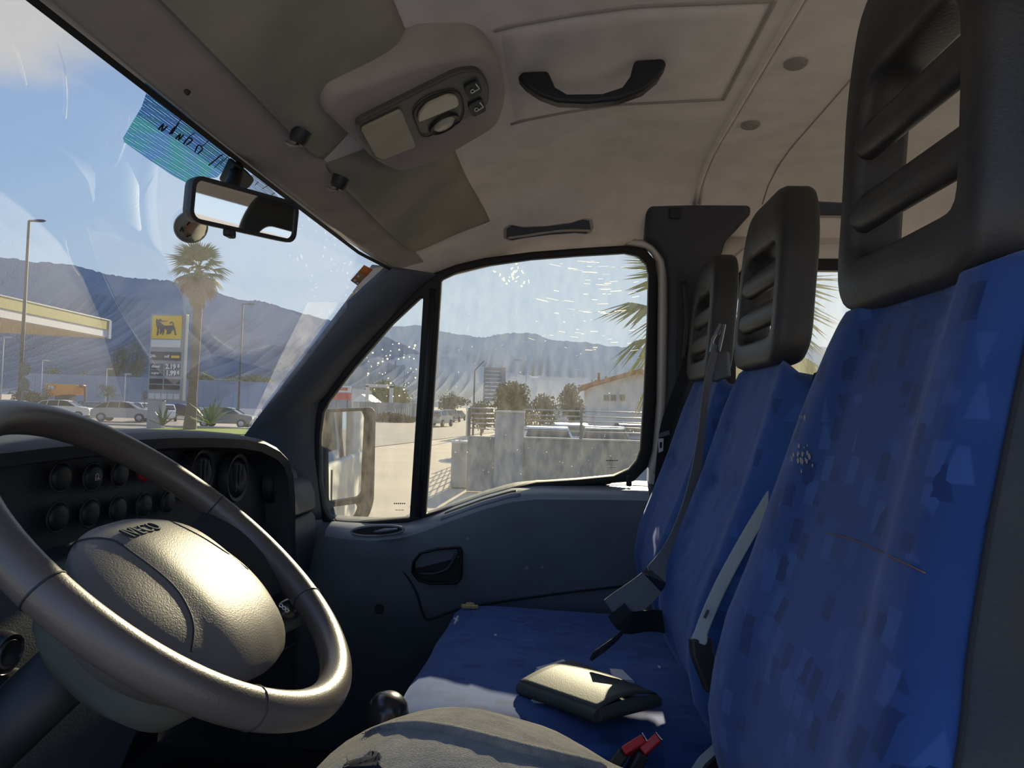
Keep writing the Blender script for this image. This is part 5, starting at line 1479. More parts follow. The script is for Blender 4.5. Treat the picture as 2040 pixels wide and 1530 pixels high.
# ================================================================== PLANTS
def leaf_cloud(mb, blobs, n, size):
    tot = sum(b[1][0] * b[1][1] * b[1][2] for b in blobs)
    for c, r in blobs:
        k_ = max(40, int(n * r[0] * r[1] * r[2] / tot))
        for k in range(k_):
            d = V((rnd.gauss(0, 1), rnd.gauss(0, 1), rnd.gauss(0, 1))).normalized() * (rnd.random() ** .35)
            p = V(c) + V((d.x * r[0], d.y * r[1], d.z * r[2]))
            a = V((rnd.gauss(0, 1), rnd.gauss(0, 1), rnd.gauss(0, 1))).normalized() * size * rnd.uniform(.6, 1.3)
            b = a.orthogonal().normalized() * a.length * .55
            mb.add([p - a, p + b, p + a, p - b], [(0, 1, 2, 3)])
def tree(name, label, px0, py0, px1, py1, Y, m, trunk=True, n=2200, size=None, cat='tree', group=None, sky_z=None):
    xc = (px0 + px1) / 2
    top = aY(xc, py0, Y); L = aY(px0, py1, Y).x; R_ = aY(px1, py1, Y).x
    bot = aY(xc, py1, Y).z; wd = R_ - L; ht = top.z - bot
    t = thing(name, label, cat, (top.x, Y, GZ), group)
    mb = MB(); blobs = []
    for k in range(9):
        a = rnd.random() * 6.28; rr_ = rnd.uniform(.1, .33) if cat == 'tree' else rnd.uniform(.12, .42)
        fz = rnd.uniform(.2, .8) if cat == 'tree' else rnd.uniform(.06, .78); taper = 1 - (.35 if cat == 'tree' else .55) * fz
        r = rnd.uniform(.18, .28) if cat == 'tree' else rnd.uniform(.2, .31)
        blobs.append(((top.x + math.cos(a) * rr_ * wd * taper, Y + math.sin(a) * rr_ * wd, bot + ht * fz), (wd * r, wd * r, min(ht * .24, wd * .35))))
    blobs.append(((top.x, Y, bot + ht * .45), (wd * .36, wd * .36, ht * .42)))
    leaf_cloud(mb, blobs, n, size or wd * .03)
    obj('crown', mb, m, t, smooth=0)
    if True:
        mb = MB(); mb.tube([V((top.x, Y, GZ)), V((top.x + wd * .02, Y, bot + ht * .35)), V((top.x - wd * .05, Y, bot + ht * .7))], [wd * .04, wd * .03, wd * .012], 8); obj('trunk', mb, M['bark'], t, smooth=180)
        for s_ in (-1, 1):
            mb = MB(); mb.tube([V((top.x, Y, bot + ht * .12)), V((top.x + s_ * wd * .16, Y + .2, bot + ht * .42)), V((top.x + s_ * wd * .24, Y, bot + ht * .7))], [wd * .025, wd * .016, wd * .006], 6); obj('branch', mb, M['bark'], t, smooth=180)
    return t
tree('tree', 'loose olive green tree with bare branches left of the price sign', 212, 680, 262, 762, 132, M['leaf_olive'], n=1800)
tree('tree', 'feathery olive tree partly behind the price sign, right of the loose one', 252, 674, 300, 762, 129, M['leaf_olive'], n=2000)
tree('bush', 'low dark bush on top of the shed line, left of the loose olive tree', 200, 735, 226, 756, 128, M['leaf'], False, 500, cat='bush')
tree('bush', 'flat dark bush showing over the left end of the long shed', 88, 730, 128, 754, 128, M['leaf'], False, 700, cat='bush')
tree('bush', 'small pale bush over the shed between two lamp posts', 158, 736, 180, 754, 128, M['leaf_pale'], False, 400, cat='bush')
tree('bush', 'yellow green trees behind the shed, between price sign and palm trunk', 364, 732, 432, 774, 132, M['leaf_pale'], False, 1200, cat='bush')
tree('bush', 'dull green trees behind the shed, right of the second lamp post', 455, 742, 545, 778, 132, M['leaf_pale'], False, 1300, cat='bush')
tree('bush', 'dry brown scrub in front of the shed at the far left', 20, 770, 105, 832, 62, M['leaf_brown'], False, 1600, cat='bush')
tree('bush', 'dark rust coloured shrub left of the orange digger', 80, 760, 108, 800, 60, M['leaf_brown'], False, 700, cat='bush')
tree('bush', 'round green shrub right of the orange digger', 196, 764, 236, 792, 66, M['leaf_olive'], False, 800, cat='bush')
tree('bush', 'dark shrub beside the foot of the price sign', 278, 775, 300, 800, 60, M['leaf'], False, 500, cat='bush')
tree('shrub', 'dark upright evergreen shrub behind the boundary wall pillar', 968, 746, 1066, 860, 30, M['leaf'], False, 4200, size=.075, cat='shrub')
tree('bush', 'dense green bush between entrance railing and wall pillar', 930, 795, 990, 860, 32, M['leaf_olive'], False, 1500, size=.08, cat='bush')
tree('bush', 'rounded green bush behind the railing, left of the house', 1100, 762, 1172, 835, 34, M['leaf_olive'], False, 1600, size=.08, cat='bush')
tree('bush', 'low green bushes along the railing between shrub and rounded bush', 1040, 782, 1118, 850, 33, M['leaf_olive'], False, 1500, size=.08, cat='bush')
tree('tree', 'narrow conical tree rising behind the rounded bush', 1120, 765, 1146, 800, 60, M['leaf'], False, 500)
tree('bush', 'green bushes at the end of the road beyond the parked cars', 862, 782, 936, 818, 190, M['leaf_olive'], False, 1200, cat='bush')
tree('bush', 'taller tree over the road end, left of the bent lamp post', 892, 772, 912, 808, 170, M['leaf_olive'], False, 500, cat='bush')
tree('hedge', 'large yellow green tree mass above the roadside fence', 705, 752, 826, 818, 145, M['leaf_pale'], False, 3400, cat='hedge')
tree('bush', 'dark bush before the yellow green trees', 742, 782, 780, 812, 108, M['leaf_olive'], False, 700, cat='bush')
tree('bush', 'bushy green shrubs above the right end of the roadside fence', 785, 780, 832, 812, 104, M['leaf_pale'], False, 900, cat='bush')
tree('weeds', 'dry weeds growing along the foot of the roadside fence', 735, 820, 834, 842, 82, M['leaf_brown'], False, 1500, cat='weeds')
tree('tree', 'dark tree top behind the house roof ridge', 1172, 753, 1202, 768, 62, M['leaf'], False, 400)

# fan palm
def fan_mesh(name, n=15, L=1.0, spread=120, droop=.3, petiole=.75, wdt=.055):
    """fan frond along +X, blade starting at the petiole's end"""
    mb = MB()
    mb.tube([V((0, 0, 0)), V((petiole * .5, 0, .03)), V((petiole, 0, 0))], [.025 * L, .018 * L, .012 * L], 5)
    for k in range(n):
        a = rad(-spread / 2 + spread * k / (n - 1)); l = L * (1 - .25 * abs(a) / rad(spread / 2)) * rnd.uniform(.92, 1.05)
        d = V((math.cos(a), math.sin(a), 0)); s_ = V((-d.y, d.x, 0)); b = V((petiole, 0, 0))
        w_ = wdt * L
        z1, z2 = -.04 * L, -droop * L * (1 + .6 * rnd.random())
        mb.add([b, b + d * l * .5 + s_ * w_ + V((0, 0, z1)), b + d * l * .5 + V((0, 0, z1 + w_ * .5)), b + d * l * .5 - s_ * w_ + V((0, 0, z1)), b + d * l + V((0, 0, z2))], [(0, 1, 2), (0, 2, 3), (1, 4, 2), (2, 4, 3)])
    me = bpy.data.meshes.new(name); me.from_pydata([tuple(v) for v in mb.v], [], mb.f)
    return me
def add_frond(me, m, parent, base, yaw, pitch, roll=0, s=1.0):
    o = bpy.data.objects.new('frond', me); COL.objects.link(o); o.parent = parent
    if not me.materials: me.materials.append(m)
    o.location = V(base) - org(parent)
    o.rotation_euler = Euler((roll, -pitch, yaw), 'XYZ'); o.scale = (s, s, s)
    return o
def palm(label, base, top, r0, nf, L, dead, mts, trunk_mat=M['palm_trunk']):
    t = thing('palm_tree', label, 'palm', base)
    B_, T_ = V(base), V(top); mb = MB(); path = []; rs = []
    n = 26
    for k in range(n + 1):
        f = k / n; path.append(B_.lerp(T_, f) + V((math.sin(f * 3) * r0 * .3, 0, 0))); rs.append(r0 * (1.35 - .5 * min(1, f * 4) if f < .25 else .85 + .1 * f) * (1 + .05 * (k % 2)))
    mb.tube(path, rs, 14); obj('trunk', mb, trunk_mat, t, smooth=50)
    mes = [[fan_mesh('fan_frond', L=L) for _ in range(2)] for m in mts]
    ga = 2.39996
    for k in range(nf):
        f = k / (nf - 1); pitch = rad(78 - 125 * f); yaw = k * ga
        mi = 0 if f < .75 else min(1, len(mts) - 1)
        add_frond(mes[mi][k % 2], mts[mi], t, T_ + V((0, 0, .15 * L - f * .35 * L)), yaw, pitch, rnd.uniform(-.3, .3), rnd.uniform(.85, 1.1))
    if dead:
        me = [fan_mesh('dead_frond', L=L * .7, spread=90, droop=.3) for _ in range(2)]
        for k in range(dead):
            f = k / dead
            o = add_frond(me[k % 2], M['frond_dead'], t, T_ + V((0, 0, -.35 * L - f * .55 * L)), k * ga, rad(-62 - 12 * f), rnd.uniform(-.3, .3), rnd.uniform(.8, 1.05))
    return t
pb_ = aY(378, 852, 44); ptp = aY(396, 540, 44)
palm('tall fan palm with a skirt of dry fronds behind the price sign', (pb_.x, 44, GZ), (ptp.x, 44, ptp.z), .30, 34, 1.35, 22, [M['frond'], M['frond_dead']])
c_ = aY(1440, 635, 8.4)
palm('low fan palm with green and yellow fronds outside the passenger door', (c_.x, 8.4, GZ), (c_.x, 8.4, c_.z - .05), .16, 34, .80, 8, [M['frond'], M['frond_yellow']])
# spiky cycad like plants at the sign's foot
def spiky(label, px, py, Y, L, n):
    p = aY(px, py, Y); t = thing('spiky_plant', label, 'plant', p, 'spiky plants by the price sign')
    for k in range(n):
        yaw = k * 2.4; pit = rad(rnd.uniform(15, 80)); l = L * rnd.uniform(.7, 1.1)
        d = V((math.cos(yaw) * math.cos(pit), math.sin(yaw) * math.cos(pit), math.sin(pit)))
        mb = MB(); mb.ribbon([p, p + d * l * .6, p + d * l + V((0, 0, -.12 * l))], d.cross(V((0, 0, 1))), [.10 * L, .08 * L, .01], .006)
        obj('leaf', mb, M['frond'], t, smooth=0)
spiky('spiky green plant growing against the left foot of the price sign', 324, 848, 41, 1.5, 18)
spiky('larger spiky green plant right of the palm trunk', 418, 846, 42, 2.0, 26)

# ================================================================== FAR THINGS
def lamp(label, px, py_top, Y, r, arm, m, px_b=None, py_b=None, head=True, up=0):
    tp = aY(px, py_top, Y)
    t = thing('street_lamp', label, 'street lamp', (tp.x, Y, GZ))
    mb = MB(); mb.tube([V((tp.x, Y, GZ)), V((tp.x, Y, tp.z))], [r, r * .62], 10); obj('pole', mb, m, t, smooth=180)
    e = V((tp.x + arm, Y, tp.z + up))
    mb = MB(); mb.tube([V((tp.x, Y, tp.z)), e], r * .5, 8); obj('arm', mb, m, t, smooth=180)
    if head:
        s = 1 if arm > 0 else -1
        mb = MB(); mb.loft([[e + V((s * x, y, z)) for y, z in ((-.12 * k, 0), (0, .08 * k), (.12 * k, 0), (0, -.06 * k))] for x, k in ((-.35, .6), (0, 1.3), (.45, 1.2), (.62, .3))]); obj('lamp_head', mb, m, t, smooth=60)
    return t
lamp('tall grey street lamp at the far left before the fuel canopy', 58, 440, 40, .12, .45, M['lamp_pole'])
lamp('grey street lamp between the palm and the windscreen pillar', 484, 606, 62, .11, .5, M['lamp_pole'])
lamp('thin pale lamp post under the canopy at the far left', 8, 672, 66, .06, .3, M['lamp_pole_pale'])
lamp('small pale lamp post over the long shed', 85, 718, 82, .06, .35, M['lamp_pole_pale'])
lamp('small pale lamp post left of the loose olive tree', 213, 735, 84, .06, .25, M['lamp_pole_pale'])
lamp('very small pale lamp post close left of the price sign', 250, 745, 86, .06, .2, M['lamp_pole_pale'])
lamp('grey lamp post with a raised bent arm beyond the boundary wall', 946, 738, 48, .07, .62, M['lamp_pole'], head=False, up=.68)
lamp('thin pale lamp post over the green bushes beyond the railing', 1049, 718, 80, .06, -.9, M['lamp_pole_pale'])
lamp('thin dark pole rising out of the yellow green trees', 806, 732, 110, .07, .1, M['lamp_pole'], head=False)
# two round signs seen from behind on a post
rsn = thing('road_sign', 'two round road signs seen from behind on one post', 'road sign', (aY(48, 840, 34).x, 34, GZ))
q = aY(48, 715, 34)
mb = MB(); mb.tube([V((q.x, 34.05, GZ)), V((q.x, 34.05, q.z))], .035, 8); obj('post', mb, M['lamp_pole'], rsn)
for px, py, rr_ in ((49, 735, 15), (48, 766, 14)):
    mb = MB(); mb.lathe([(.01, .012), (rr_ / F * 34, .012), (rr_ / F * 34, -.012), (.01, -.012)], aY(px, py, 34), V((.15, 1, 0)), 26); obj('disc', mb, M['disc'], rsn)

# price sign
SY = 45
sg = thing('price_sign', 'tall grey fuel price sign tower with a yellow dog emblem panel', 'fuel sign', (aY(330, 850, SY).x, SY, GZ))
sxl, sxr = aY(296, 730, SY).x, aY(366, 730, SY).x
szt = aY(331, 625, SY).z; szb = aY(327, 798, SY).z
sw_ = sxr - sxl
mb = MB(); mb.box(((sxl + sxr) / 2, SY + .2, (szt + szb) / 2), (sw_, .4, szt - szb)); obj('tower', mb, M['sign_grey'], sg, bevel=.03)
mb = MB(); mb.box((sxl + sw_ * .22, SY + .25, (szb + GZ) / 2), (sw_ * .42, .45, szb - GZ)); obj('plinth', mb, M['sign_grey'], sg, bevel=.03)
def spanel(name, a0, b0, a1, b1, m, th=.05, label=None):
    """panel by fractions of the tower face"""
    x0_, x1_ = sxl + sw_ * a0, sxl + sw_ * a1
    zt_, zb_ = aY(331, b0, SY).z, aY(331, b1, SY).z
    mb = MB(); mb.box(((x0_ + x1_) / 2, SY - th / 2, (zt_ + zb_) / 2), (x1_ - x0_, th, zt_ - zb_)); return obj(name, mb, m, sg, bevel=.01, label=label), x0_, x1_, zt_, zb_
yp_, yx0, yx1, yzt, yzb = spanel('emblem_panel', .06, 629, .90, 675, M['sign_yellow'])
spanel('white_panel', .05, 677, .89, 692, M['sign_white'])
spanel('dark_panel', .05, 701, .91, 718, M['sign_dark'])
spanel('yellow_strip', .64, 708, .88, 713, M['sign_yellow'], .06)
for (b0, b1) in ((725, 736), (738, 749)):
    spanel('price_panel', .05, b0, .42, b1, M['sign_grey_dark'], .04); spanel('price_panel', .47, b0, .91, b1, M['sign_grey_dark'], .04)
for (b0, b1) in ((755, 764.5), (767, 776)):
    spanel('blank_panel', .05, b0, .42, b1, M['sign_dark'], .04); spanel('blank_panel', .47, b0, .91, b1, M['sign_dark'], .04)
for k in range(5): spanel('service_tile', .05 + .178 * k, 784, .05 + .178 * k + .16, 795, M['canopy_white'], .04)
RX, UP_, OUT = V((1, 0, 0)), V((0, 0, 1)), V((0, -1, 0))
def stext(nm, body, a, b, size, m=M['digit'], sx=1.0, bold=.022):
    text(nm, body, size, (V((sxl + sw_ * a, SY - .062, aY(331, b, SY).z)), RX, UP_, OUT), m, sg, depth=.008, sx=sx, bold=bold)
stext('price_digits', '2.19', .645, 730.5, .44, sx=.95)
stext('price_digits', '0', .865, 729.0, .30, sx=.85)
stext('price_digits', '1.99', .66, 743.5, .44, sx=.95)
stext('price_digits', '0', .865, 742, .30, sx=.85)
stext('fuel_name', 'diesel', .22, 730.5, .24, sx=1.05, bold=.006)
stext('fuel_name', 'super', .22, 743.5, .24, sx=1.05, bold=.006)
stext('panel_lettering', '24h', .13, 710, .26, bold=.006)
stext('panel_lettering', 'self', .52, 710, .26, bold=.006)
# six legged dog emblem with a red flame
DOG = [(230, 302), (236, 283), (246, 281), (250, 289), (262, 290), (285, 279), (290, 284), (284, 291), (298, 292), (292, 304), (272, 312), (276, 330), (290, 342), (330, 350), (390, 347), (425, 342), (440, 358), (450, 384), (461, 425), (468, 441), (455, 448), (449, 441), (440, 406), (424, 384), (409, 376), (407, 400), (408, 420), (398, 434), (388, 431), (394, 418), (396, 398), (390, 377), (377, 375), (371, 392), (372, 424), (362, 438), (352, 434), (358, 420), (360, 396), (352, 376), (334, 378), (326, 398), (326, 430), (314, 448), (306, 443), (313, 424), (314, 396), (308, 379), (294, 378), (296, 396), (300, 428), (290, 443), (281, 438), (287, 412), (282, 392), (276, 380), (266, 384), (270, 404), (268, 430), (256, 457), (245, 452), (253, 428), (256, 402), (245, 372), (235, 337)]
def dogp(x, y, o=.07): return V((yx0 + (yx1 - yx0) * (x - 190) / 330, SY - o, yzt - (yzt - yzb) * (y - 245) / 240))
bm = bmesh.new(); f_ = bm.faces.new([bm.verts.new(dogp(x, y)) for x, y in DOG]); bmesh.ops.triangulate(bm, faces=[f_]); bm.verts.index_update()
mb = MB(); mb.add([v.co.copy() for v in bm.verts], [tuple(v.index for v in f.verts) for f in bm.faces]); bm.free()
dg = obj('emblem', mb, M['sign_dark'], yp_, solid=.012, smooth=0, label='dark six legged dog emblem')
mb = MB(); mb.tube([dogp(x, y, .075) for x, y in spline([(425, 350), (428, 330), (418, 316), (402, 313), (392, 320), (394, 330)], 4)], .035, 6); obj('emblem_tail', mb, M['sign_dark'], yp_)
mb = MB(); mb.prism([dogp(x, y, .075) for x, y in ((290, 312), (300, 298), (330, 296), (345, 300), (372, 296), (352, 308), (325, 308), (305, 312))], V((0, .01, 0))); obj('emblem_flame', mb, M['flame'], yp_, label='red flame from the mouth')

# fuel canopy
cn = thing('fuel_canopy', 'fuel station canopy with olive fascia over a pale band', 'canopy', (-40, 50, GZ))
e1 = aY(216, 640, 52); zt_, zb_ = e1.z, aY(216, 673, 52).z
zmid = aY(216, 658, 52).z
vdir = (aY(0, 595, 40) - e1); vdir = V((vdir.x, vdir.y, 0))
n0 = aP(-140, 570, V((0, 33, 0)), V((0, 1, 0)))
A0 = V((e1.x, 52, 0)); A1 = A0 + V((2.5, -24, 0)); back = V((-18, -7, 0))
def slab(zl, zh, out, m, name):
    mb = MB(); nrm = V((1, 0, 0)) * out
    pts = [A0 + V((out, 0, 0)), A1 + nrm, A1 + back, A0 + back]
    mb.prism([V((p.x, p.y, zl)) for p in pts], V((0, 0, zh - zl))); return obj(name, mb, m, cn, bevel=.02)
slab(zmid, zt_, .12, M['canopy_green'], 'fascia'); slab(zb_ + .02, zmid, .06, M['canopy_white'], 'band'); slab(zb_ - .05, zb_ + .02, 0, M['canopy_soffit'], 'soffit')
slab(zt_, zt_ + .10, .16, M['sign_grey'], 'top_edge')
mb = MB(); mb.box((e1.x + .1, 52, (zt_ + zb_) / 2), (.16, .3, zt_ - zb_ + .12)); obj('corner_trim', mb, M['canopy_white'], cn)
for k in range(2):
    b_ = A0 + (A1 - A0) * (.5 + .4 * k) + back * .45
    mb = MB(); mb.box((b_.x, b_.y, (GZ + zb_) / 2), (.4, .4, zb_ - GZ)); obj('column', mb, M['canopy_white'], cn, bevel=.02)

# long shed
sh_ = thing('shed', 'long low blue grey shed wall across the far side of the road', 'shed', (aY(300, 790, 106).x, 106, GZ))
L0, L1 = aY(40, 745, 104), aY(700, 772, 112)
d_ = L1 - L0; N = 22
for k in range(N):
    a = L0 + d_ * (k / N); b = L0 + d_ * ((k + 1) / N - .0006)
    za, zb2 = aY(40 + 660 * k / N, 742.5 + 26 * k / N, a.y).z, aY(40 + 660 * (k + 1) / N, 742.5 + 26 * (k + 1) / N, b.y).z
    mb = MB(); mb.prism([V((a.x, a.y, GZ)), V((b.x, b.y, GZ)), V((b.x, b.y, zb2)), V((a.x, a.y, za))], V((0, .3, 0))); obj('panel', mb, M['shed_wall'], sh_, smooth=0)
mb = MB(); mb.prism([V((L0.x, L0.y + .4, GZ)), V((L1.x, L1.y + .4, GZ)), V((L1.x, L1.y + .4, -2 + (L1.z + 2) * .97)), V((L0.x, L0.y + .4, -2 + (L0.z + 2) * .97))], V((0, 12, 0))); obj('body', mb, M['shed_wall'], sh_, smooth=0)
# low roadside wall behind the sign
lw = aY(330, 800, 78); mb = MB(); a, b = aY(290, 806, 80), aY(520, 812, 76)
mb.prism([V((a.x, a.y, GZ)), V((b.x, b.y, GZ)), V((b.x, b.y, GZ + 1.1)), V((a.x, a.y, GZ + 1.1))], V((0, .3, 0))); tag(obj('garden_wall', mb, M['house_wall'], smooth=0), 'low pale wall in front of the shed behind the palm', 'wall')
# fence on the right
fn_ = thing('roadside_fence', 'weathered grey board fence along the road behind the wing mirror', 'fence', (aY(770, 815, 64).x, 64, GZ))
FA, FB = aY(716, 820, 86), aY(836, 820, 94)
zt_ = aY(780, 802, 90).z
for k in range(26):
    p = FA.lerp(FB, k / 26); r_ = FA.lerp(FB, (k + .9) / 26)
    mb = MB(); mb.prism([V((p.x, p.y, GZ)), V((r_.x, r_.y, GZ)), V((r_.x, r_.y, zt_ + rnd.uniform(-.04, .04))), V((p.x, p.y, zt_ + rnd.uniform(-.04, .04)))], V((0, .05, 0))); obj('board', mb, M['fence'], fn_, smooth=0)
for k in range(4):
    p = FA.lerp(FB, (k + .5) / 4); mb = MB(); mb.box((p.x, p.y + .1, (GZ + zt_) / 2), (.1, .1, zt_ - GZ)); obj('post', mb, M['fence'], fn_, smooth=0)
# red and white hoarding
hd = thing('hoarding', 'red hoarding with a white upper half beyond the wing mirror', 'hoarding', (aY(683, 790, 70).x, 70, GZ))
for py0, py1, m in ((768, 782, M['sign_white']), (782, 797, M['terminal'])):
    a, b = aY(664, py0, 70), aY(699, py1, 70)
    mb = MB(); mb.box(((a.x + b.x) / 2, 70, (a.z + b.z) / 2), (b.x - a.x, .15, a.z - b.z)); obj('board', mb, m, hd, bevel=.02)
mb = MB(); b = aY(683, 775, 70); mb.box((b.x, 69.9, b.z), (1.0, .05, .28)); obj('print', mb, M['terminal'], hd)
for px in (670, 692):
    b = aY(px, 797, 70); mb = MB(); mb.box((b.x, 70.1, (b.z + GZ) / 2), (.12, .12, b.z - GZ)); obj('post', mb, M['lamp_pole'], hd)
# pale gantry frame before the yellow green trees
gt = thing('gantry', 'pale square gantry frame in front of the yellow green trees', 'gantry', (aY(755, 800, 100).x, 100, GZ))
a, b = aY(732, 768, 100), aY(780, 768, 100)
for x in (a.x, b.x):
    mb = MB(); mb.box((x, 100, (GZ + a.z) / 2), (.5, .3, a.z - GZ)); obj('post', mb, M['house_wall'], gt)
mb = MB(); mb.box(((a.x + b.x) / 2, 100, a.z), (b.x - a.x + .5, .3, .45)); obj('beam', mb, M['house_wall'], gt)
# white low roofs beyond the mirror
lr = thing('low_building', 'low white roofed building between the red hoarding and the trees', 'building', (aY(716, 795, 107).x, 107, GZ))
a, b = aY(702, 800, 107), aY(738, 800, 107)
mb = MB(); mb.box(((a.x + b.x) / 2, 110, (GZ + a.z) / 2), (b.x - a.x, 5, a.z - GZ)); obj('walls', mb, M['house_wall'], lr)
mb = MB(); zr = aY(714, 785, 107).z; mb.prism([V((a.x - .1, 107, a.z)), V((b.x + .3, 107, a.z)), V(((a.x + b.x) / 2, 107, zr))], V((0, 6, 0))); obj('roof', mb, M['sign_white'], lr)
# slatted billboard behind the evergreen shrub
bb = thing('billboard', 'tall grey slatted billboard back behind the evergreen shrub', 'billboard', (aY(985, 790, 56).x, 56, GZ))
a, b = aY(966, 731, 56), aY(1003, 731, 56)
zt_, zb_ = a.z, aY(985, 800, 56).z
for x, wd in ((a.x, .12), (b.x, .42)):
    mb = MB(); mb.box((x, 56, (zt_ + GZ) / 2), (wd, .2, zt_ - GZ)); obj('post', mb, M['lattice'], bb)
for k in range(9):
    z_ = zt_ - (zt_ - zb_) * (k + .5) / 9
    mb = MB(); mb.box(((a.x + b.x) / 2, 56.1, z_), (b.x - a.x, .06, (zt_ - zb_) / 9 * .82)); obj('slat', mb, M['lattice'], bb)
# house
hs = thing('house', 'pale house with terracotta roof and two chimneys behind the railing', 'house', (aY(1230, 800, 48).x, 48, GZ))
HY = 48
a, b = aY(1172, 770, HY), aY(1330, 770, HY)
ez = aY(1180, 773, HY).z; rz = aY(1262, 750, HY).z
mb = MB(); mb.box(((a.x + b.x) / 2, HY + 4, (GZ + ez) / 2), (b.x - a.x, 8, ez - GZ)); obj('walls', mb, M['house_wall'], hs)
xc = aY(1275, 750, HY).x; zc_ = rz + .25
prof = [(a.x - .5, ez - .1), (xc, zc_), (b.x + .5, ez - .1), (b.x + .5, ez + .15), (xc, zc_ + .28), (a.x - .5, ez + .15)]
mb = MB(); mb.prism([V((x, HY - .5, z)) for x, z in prof], V((0, 9, 0))); rf = obj('roof', mb, M['roof_tile'], hs, smooth=0)
mb = MB(); mb.prism([V((a.x, HY - .02, ez)), V((b.x, HY - .02, ez)), V((xc, HY - .02, zc_))], V((0, .2, 0))); obj('gable', mb, M['house_wall'], hs, smooth=0)
for px in (1208, 1222, 1240):
    p0_, p1_ = aY(px - 5, 786, HY - .05), aY(px + 5, 799, HY - .05)
    mb = MB(); mb.box(((p0_.x + p1_.x) / 2, HY - .04, (p0_.z + p1_.z) / 2), (p1_.x - p0_.x, .1, p0_.z - p1_.z)); wn_ = obj('window', mb, M['house_wall'], hs)
    for s_ in (-1, 1):
        mb = MB(); mb.box(((p0_.x + p1_.x) / 2 + s_ * .09, HY - .10, (p0_.z + p1_.z) / 2), (.15, .04, (p0_.z - p1_.z) * .92)); obj('shutter', mb, M['shutter'], wn_)
for px, py0, py1 in ((1193, 743, 766), (1207, 750, 764)):
    p0_, p1_ = aY(px, py0, HY + 2), aY(px, py1 + 4, HY + 2)
    mb = MB(); mb.box((p0_.x, HY + 2, (p0_.z + p1_.z) / 2), (.16, .3, p0_.z - p1_.z)); obj('chimney', mb, M['roof_tile'], hs)
mb = MB(); p0_ = aY(1098, 795, 52); mb.prism([V((p0_.x - .9, 52, p0_.z - .1)), V((p0_.x + .9, 52, p0_.z - .1)), V((p0_.x + .7, 52, p0_.z + .25)), V((p0_.x, 52, p0_.z + .42)), V((p0_.x - .7, 52, p0_.z + .25))], V((0, 3, 0)))
# garden wall behind the railing
mb = MB(); a, b = aY(1105, 812, 40), aY(1400, 816, 40)
mb.box(((a.x + b.x) / 2, 40, (GZ + a.z + .15) / 2), (b.x - a.x, .25, a.z + .15 - GZ)); tag(obj('garden_wall', mb, M['house_wall']), 'pale garden wall before the house behind the railing', 'wall')
# orange digger at the left
og = thing('digger', 'orange digger with a boxy body by the brown scrub', 'digger', (aY(132, 800, 66).x, 66, GZ))
a, b = aY(102, 764, 66), aY(160, 786, 66)
mb = MB(); mb.prism([V((x, 65.2, z)) for x, z in ((a.x, a.z), (b.x, a.z - .06), (b.x - .2, b.z), (b.x - 1.1, b.z - .1), (a.x + .15, b.z - .3))], V((0, 1.6, 0))); obj('body', mb, M['orange'], og, bevel=.06)
mb = MB(); mb.box((a.x + .7, 65.1, (a.z + b.z) / 2 + .1), (.55, .1, .3)); obj('hatch', mb, M['canopy_white'], og)
mb = MB(); mb.tube([V((b.x - .1, 66, a.z - .1)), V((b.x + .45, 66, a.z - .3)), V((b.x + .55, 66, b.z - .8))], [.18, .14, .1], 8); obj('arm', mb, M['roof_tile'], og)
for s_ in (0, 1):
    mb = MB(); mb.lathe([(.02, .2), (.42, .2), (.5, .1), (.5, -.1), (.42, -.2), (.02, -.2)], V((a.x + .6 + s_ * 1.3, 65.3, GZ + .5)), V((0, 1, 0)), 18); obj('wheel', mb, M['tyre'], og)
mb = MB(); mb.box(((a.x + b.x) / 2, 66, (GZ + .6 + b.z) / 2), (1.4, 1.0, max(.2, b.z - GZ - .5))); obj('chassis', mb, M['sign_grey_dark'], og)

# ---- cars
def car_meshes():
    # length along +X, width along Y, on the ground z=0
    def prof_ring(xs, y, z):
        return [V((x, y, z_)) for x, z_ in zip(xs, z)]
    side = [(-2.0, .35), (-2.05, .6), (-1.95, .88), (-1.3, .98), (-.75, 1.02), (.9, 1.02), (1.75, .98), (2.0, .85), (2.05, .55), (1.95, .32), (1.55, .30), (1.2, .30), (-1.2, .30), (-1.6, .30)]
    b = MB()
    b.loft([[V((x * .97, y * .93, z)) for x, z in side] if abs(y) > .8 else [V((x, y, z)) for x, z in side] for y in (-.86, -.80, .80, .86)])
    cab = [(-1.05, 1.0), (-.45, 1.40), (0.0, 1.47), (.75, 1.46), (1.25, 1.36), (1.85, .98)]
    g = MB(); g.loft([[V((x, s * (.78 - .16 * max(0, (z - 1.0) / .47)), z)) for x, z in cab] for s in (-1, 1)])
    r = MB(); rp = [(-.52, 1.37), (-.40, 1.425), (0, 1.485), (.75, 1.475), (1.22, 1.385), (1.30, 1.33), (.75, 1.435), (0, 1.45), (-.4, 1.40)]
    r.loft([[V((x, s * .66, z)) for x, z in rp] for s in (-1, 1)])
    p = MB()
    for s in (-1, 1):
        for x0, z0, x1, z1 in ((-1.08, 1.0, -.46, 1.41), (.15, 1.0, .12, 1.46), (1.80, .98, 1.24, 1.38), (.95, 1.0, .85, 1.45)):
            p.tube([V((x0, s * .785, z0)), V((x1, s * .63, z1))], .035, 5)
    w = MB(); w.lathe([(.02, .10), (.22, .11), (.30, .10), (.32, .07), (.32, -.07), (.30, -.1), (.02, -.1)], V((0, 0, 0)), V((0, 1, 0)), 18)
    h = MB(); h.lathe([(.02, .115), (.17, .12), (.20, .105), (.02, .1)], V((0, 0, 0)), V((0, 1, 0)), 12)
    return b, g, r, p, w, h
CB, CG, CRr, CP, CW, CH = car_meshes()
